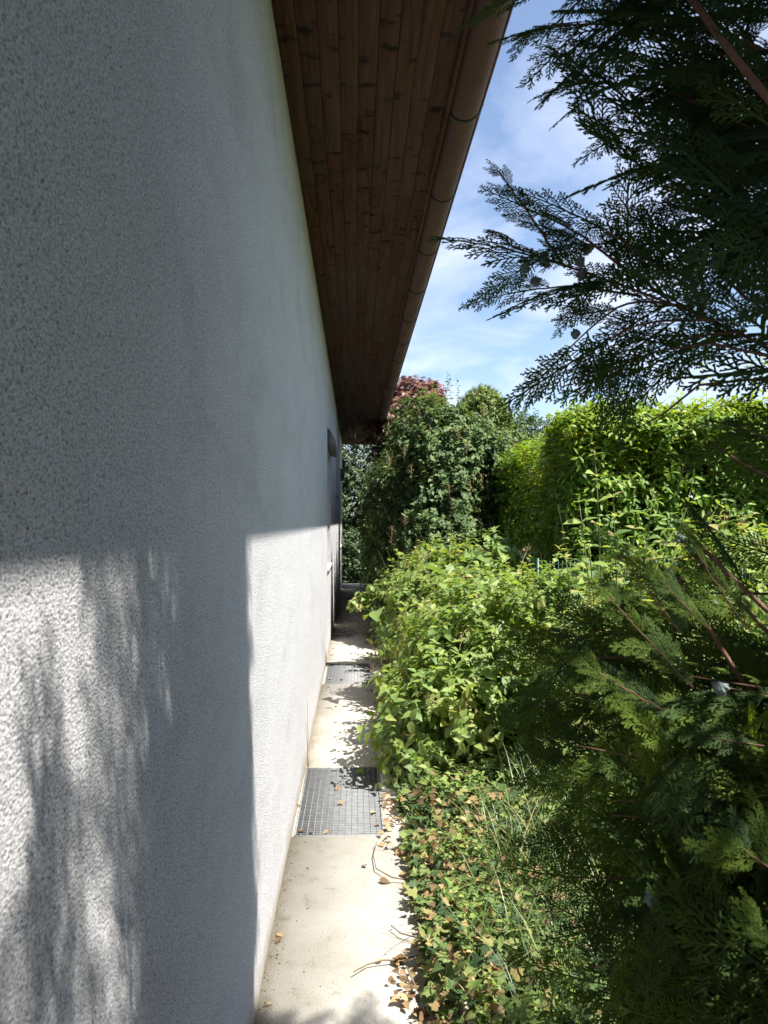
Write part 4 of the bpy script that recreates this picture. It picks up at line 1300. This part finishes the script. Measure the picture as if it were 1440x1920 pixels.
# dense boughs of the upper right
for _ in range(44):
    px, py, dp = rng.uniform(1120, 1480), rng.uniform(-60, 640), rng.uniform(1.2, 1.58)
    e = P(px, py, dp)
    if not inside(UP, px, py):
        continue
    b = T0(1.3) * 0.6 + 0.4 * e + rng.normal(0, .08, 3); b[2] = e[2] - rng.uniform(0.0, 0.25)
    m = e + 0.35 * (b - e)
    for j in range(4):
        q = m + (e - m) * j / 3
        d = norm(norm(e - b) + rng.normal(0, .5, 3)); nr = norm(np.array((-0.1, -0.7, 0.5)) + rng.normal(0, .35, 3))
        sc = rng.uniform(0.6, 1.0)
        if allowed(np.array([q + d * 0.3 * sc * u for u in (0.4, 0.75, 1.0)]), [UP]):
            put(q, d, nr, sc)
# lower right boughs: hanging curtain close to the lens
def low_bough(px, py, dp, spread=0.5, n=4, hi=True):
    e = P(px, py, dp)
    b = TRUNK + np.array((rng.normal(0, .1), rng.normal(0, .1), e[2] - rng.uniform(-0.1, 0.3)))
    m = e + 0.45 * (b - e)
    ok = 0
    for j in range(n):
        q = m + (e - m) * j / max(1, n - 1)
        d = norm(norm(e - b) * 0.9 + np.array((0, 0, 0.25)) + rng.normal(0, spread, 3)); nr = norm(np.array((-0.3, -0.5, 0.7)) + rng.normal(0, .35, 3))
        sc = rng.uniform(0.42, 0.80)
        if allowed(np.array([q + d * 0.3 * sc * u for u in (0.4, 0.8, 1.0)]), [LOWP]):
            put(q, d, nr, sc, hi=hi); ok += 1
    if ok > 2 and rng.random() < 0.3:
        wood.tube([b, m, e], [0.004, 0.0025, 0.001], 5)
for _ in range(230):
    px, py = rng.uniform(1060, 1500), rng.uniform(1130, 1960)
    if inside(LOWP, px, py):
        low_bough(px, py, rng.uniform(1.05, 1.6), 0.55, 5)
# feathered left edge of the lower boughs
for (px, py) in ((1010, 1190), (985, 1230), (1000, 1330), (965, 1320), (1000, 1410), (1020, 1470), (1050, 1560), (1040, 1640), (1060, 1740), (1050, 1830), (1150, 1130), (1060, 1250)):
    e = P(px + 40, py + 5, rng.uniform(1.35, 1.6))
    s = e + np.array((0.28, 0.02, rng.uniform(-0.12, 0.05)))
    bough([s, (s + e) / 2 + rng.normal(0, .02, 3), e], 0.003, 0.0012, 0.17, 0.04, 0.1, view=True, fan=0.6)
wood.tube([P(1460, 712, 1.3), P(1400, 712, 1.32), P(1310, 722, 1.34), P(1245, 775, 1.36), P(1200, 800, 1.37)], [0.003, 0.0028, 0.0024, 0.0018, 0.001], 5)
# boughs across the hedge at mid height and sparse twigs below them
bough([T0(1.35), P(1500, 920, 1.15), P(1400, 880, 1.25), P(1330, 830, 1.30)], 0.006, 0.0015, 0.16, 0.035, 0.5, fan=0.7)
bough([T0(1.25), P(1500, 840, 1.2), P(1420, 800, 1.3), P(1340, 790, 1.35)], 0.005, 0.0015, 0.14, 0.035, 0.55, fan=0.6)
bough([T0(1.0), P(1440, 1160, 1.2), P(1350, 1060, 1.28), P(1290, 1000, 1.32)], 0.011, 0.004, 0.12, 0.11, 0.6, fan=0.5)
bough([T0(0.9), P(1440, 1370, 1.2), P(1330, 1180, 1.28), P(1270, 1080, 1.34)], 0.012, 0.004, 0.15, 0.08, 0.5, fan=0.5)
bough([T0(0.9), P(1440, 1215, 1.25), P(1380, 1100, 1.3), P(1300, 1040, 1.35)], 0.007, 0.003, 0.12, 0.12, 0.6, fan=0.5)
for _ in range(11):
    px, py, dp = rng.uniform(1320, 1500), rng.uniform(840, 970), rng.uniform(1.15, 1.5)
    e = P(px, py, dp)
    put(e + np.array((0.14, -0.02, rng.uniform(-0.02, 0.06))), norm(np.array((-1, 0.1, rng.normal(-.1, .3)))), norm(np.array((-0.1, -0.7, 0.5)) + rng.normal(0, .3, 3)), rng.uniform(0.5, 0.75))
for _ in range(16):
    px, py, dp = rng.uniform(1130, 1440), rng.uniform(1020, 1180), rng.uniform(1.2, 1.6)
    e = P(px, py, dp)
    put(e + np.array((0.10, -0.02, rng.uniform(-0.1, 0.0))), norm(np.array((-.7, 0.1, rng.normal(.5, .4)))), norm(np.array((-0.1, -0.7, 0.5)) + rng.normal(0, .3, 3)), rng.uniform(0.4, 0.7))
# sunlit young shoots leaning in from the near side
for (a, b, dp) in (((1280, 1190), (1160, 1040), 0.95), ((1330, 1180), (1240, 1090), 0.95), ((1300, 1290), (1140, 1120), 0.9), ((1400, 1180), (1290, 1010), 1.0), ((1460, 1640), (1390, 1590), 0.8), ((1240, 1330), (1120, 1260), 0.95), ((1470, 1800), (1420, 1740), 0.8)):
    e, s = P(*b, dp), P(*a, dp * 1.02)
    bough([s, (s + e) / 2, e], 0.0012, 0.0006, 0.075, 0.024, 0.0, fan=0.35)

# the rest of the crown, above and behind the frame, partly shaped to steer light
NB = 300
for i in range(NB):
    z = 0.5 + 4.4 * (i + 0.5) / NB
    Rz = 0.98 * (1 - max(0, (z - 2.6)) / 2.9) ** 0.8
    az = rng.uniform(0, 6.283)
    dirh = np.array((math.cos(az), math.sin(az) * (0.40 if math.sin(az) > 0 else (1.75 if z < 3.4 else 0.95)), 0))  # unseen rear side widened to block sky light and darken the wall
    e = TRUNK + dirh * Rz * rng.uniform(0.75, 1.05) + np.array((0, 0, z + 0.35 * Rz))
    b = T0(z)
    if np.linalg.norm(e - np.array((0, 0, CAM_H))) < 0.75:
        continue
    if e[0] > 1.35 and z > 1.2 and rng.random() < 0.68:  # far side thinned to let sun onto the lower boughs
        continue
    n = 6
    cnt = 0
    for j in range(n):
        q = b + (e - b) * (0.35 + 0.65 * j / (n - 1))
        for rep in range(2):
            d = norm(norm(e - b) * 0.9 + rng.normal(0, .55, 3)); nr = norm(np.array((0, 0, 1.0)) + dirh * 0.3 + rng.normal(0, .35, 3))
            sc = rng.uniform(0.75, 1.15)
            pr = np.array([q + d * 0.32 * sc * u for u in (0.0, 0.35, 0.7, 1.0)])
            pj = project(pr)
            seen = ((pj[:, 2] > 0) & (pj[:, 0] > -50) & (pj[:, 0] < 1480) & (pj[:, 1] > -50) & (pj[:, 1] < 1970)).any()
            if np.linalg.norm(pr - np.array((0, 0, CAM_H)), axis=1).min() < (1.2 if seen else 0.55) or (seen and rng.random() < 0.82):
                continue
            if allowed(pr, [UP, LOWP]):
                put(q, d, nr, sc, hi=False); cnt += 1
    pj = project(np.array([b + (e - b) * u for u in np.linspace(0, 1, 9)]))
    if cnt > 2 and not ((pj[:, 2] > 0) & (pj[:, 0] > -30) & (pj[:, 0] < 1470) & (pj[:, 1] > -30) & (pj[:, 1] < 1950)).any():
        wood.tube([b, (b + e) / 2 - np.array((0, 0, 0.04)), e], [0.012, 0.008, 0.003], 6)

GAPS = [P(1190, 1080, 0.95), P(1265, 1170, 0.95), P(1180, 1200, 0.9), P(1400, 1600, 0.8), P(1440, 1760, 0.8), P(1330, 1250, 1.1), P(1150, 1300, 1.3), P(1250, 1500, 1.2), P(1120, 1500, 1.3)]
SD = np.array(SUN_DIR)


def open_to_sun(sp):
    """False where a spray would close one of the holes through which the sun reaches the lower boughs."""
    q, d, nr, sc = sp
    p = q + np.outer(np.array((0.15, 0.5, 0.85)) * 0.3 * sc, norm(d))
    for g in GAPS:
        v = p - g
        al = v @ SD
        r = np.linalg.norm(v - np.outer(al, SD), axis=1)
        if ((al > 0.22) & (r < 0.08)).any():
            return False
    return True


for (kd, i), lst in sprays.items():
    lst = [sp for sp in lst if open_to_sun(sp)]
    if not lst:
        continue
    B = np.array([s[0] for s in lst]); D = np.array([s[1] for s in lst]); NN = np.array([s[2] for s in lst]); SC = np.array([s[3] for s in lst])
    Mx = frames(D, NN) * SC[:, None, None]
    V, F = (HI if kd == 'h' else LO)[i]
    rn = np.clip(0.55 * rng.random(len(B)) + np.where(B[:, 2] < 1.78, 0.35, 0.0), 0, 1)  # lower sprays lighter, upper bluer: sun and silhouette shade put into the colour
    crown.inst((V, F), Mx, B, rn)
print('sprays', {k: len(v) for k, v in sprays.items()}, 'crown faces', sum(len(s) for s in crown.S))
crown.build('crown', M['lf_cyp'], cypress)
wood.build('branches', M['bark'], cypress, True)
tr = MB()
zz = np.linspace(-0.1, 5.0, 14)
tr.tube(np.stack([TRUNK[0] + 0.02 * np.sin(zz * 2), TRUNK[1] + 0.02 * np.cos(zz * 1.7), zz], 1), np.linspace(0.085, 0.012, 14), 10)
tr.build('trunk', M['bark'], cypress, True)

# cones
bm = bmesh.new()
bmesh.ops.create_icosphere(bm, subdivisions=3, radius=1.0)
cr = np.random.default_rng(9)
seeds = norm(cr.normal(size=(14, 3)))
for v in bm.verts:
    c = np.array(v.co)
    dd = np.sort(np.linalg.norm(seeds - c, axis=1))
    v.co = Vector(c * (0.66 + 0.42 * min(1, (dd[1] - dd[0]) * 2.2) + (0.12 if dd[0] < 0.15 else 0)))
me = bpy.data.meshes.new('cone'); bm.to_mesh(me); bm.free(); me.materials.append(M['cone'])
for (px, py, dp, r) in ((985, 503, 1.5, 0.0125), (1021, 492, 1.5, 0.012), (1004, 527, 1.5, 0.0115), (1091, 515, 1.5, 0.0135), (1102, 468, 1.5, 0.012), (1088, 490, 1.49, 0.0115), (1080, 626, 1.46, 0.011),
                        (1350, 1290, 1.1, 0.012), (1220, 1685, 1.1, 0.012), (1340, 490, 1.3, 0.011), (1275, 1010, 1.25, 0.010)):
    o = bpy.data.objects.new('cone', me); COL.objects.link(o); o.parent = cypress
    o.location = P(px, py, dp); o.scale = (r, r, r); o.rotation_euler = (cr.uniform(0, 6), cr.uniform(0, 6), cr.uniform(0, 6))
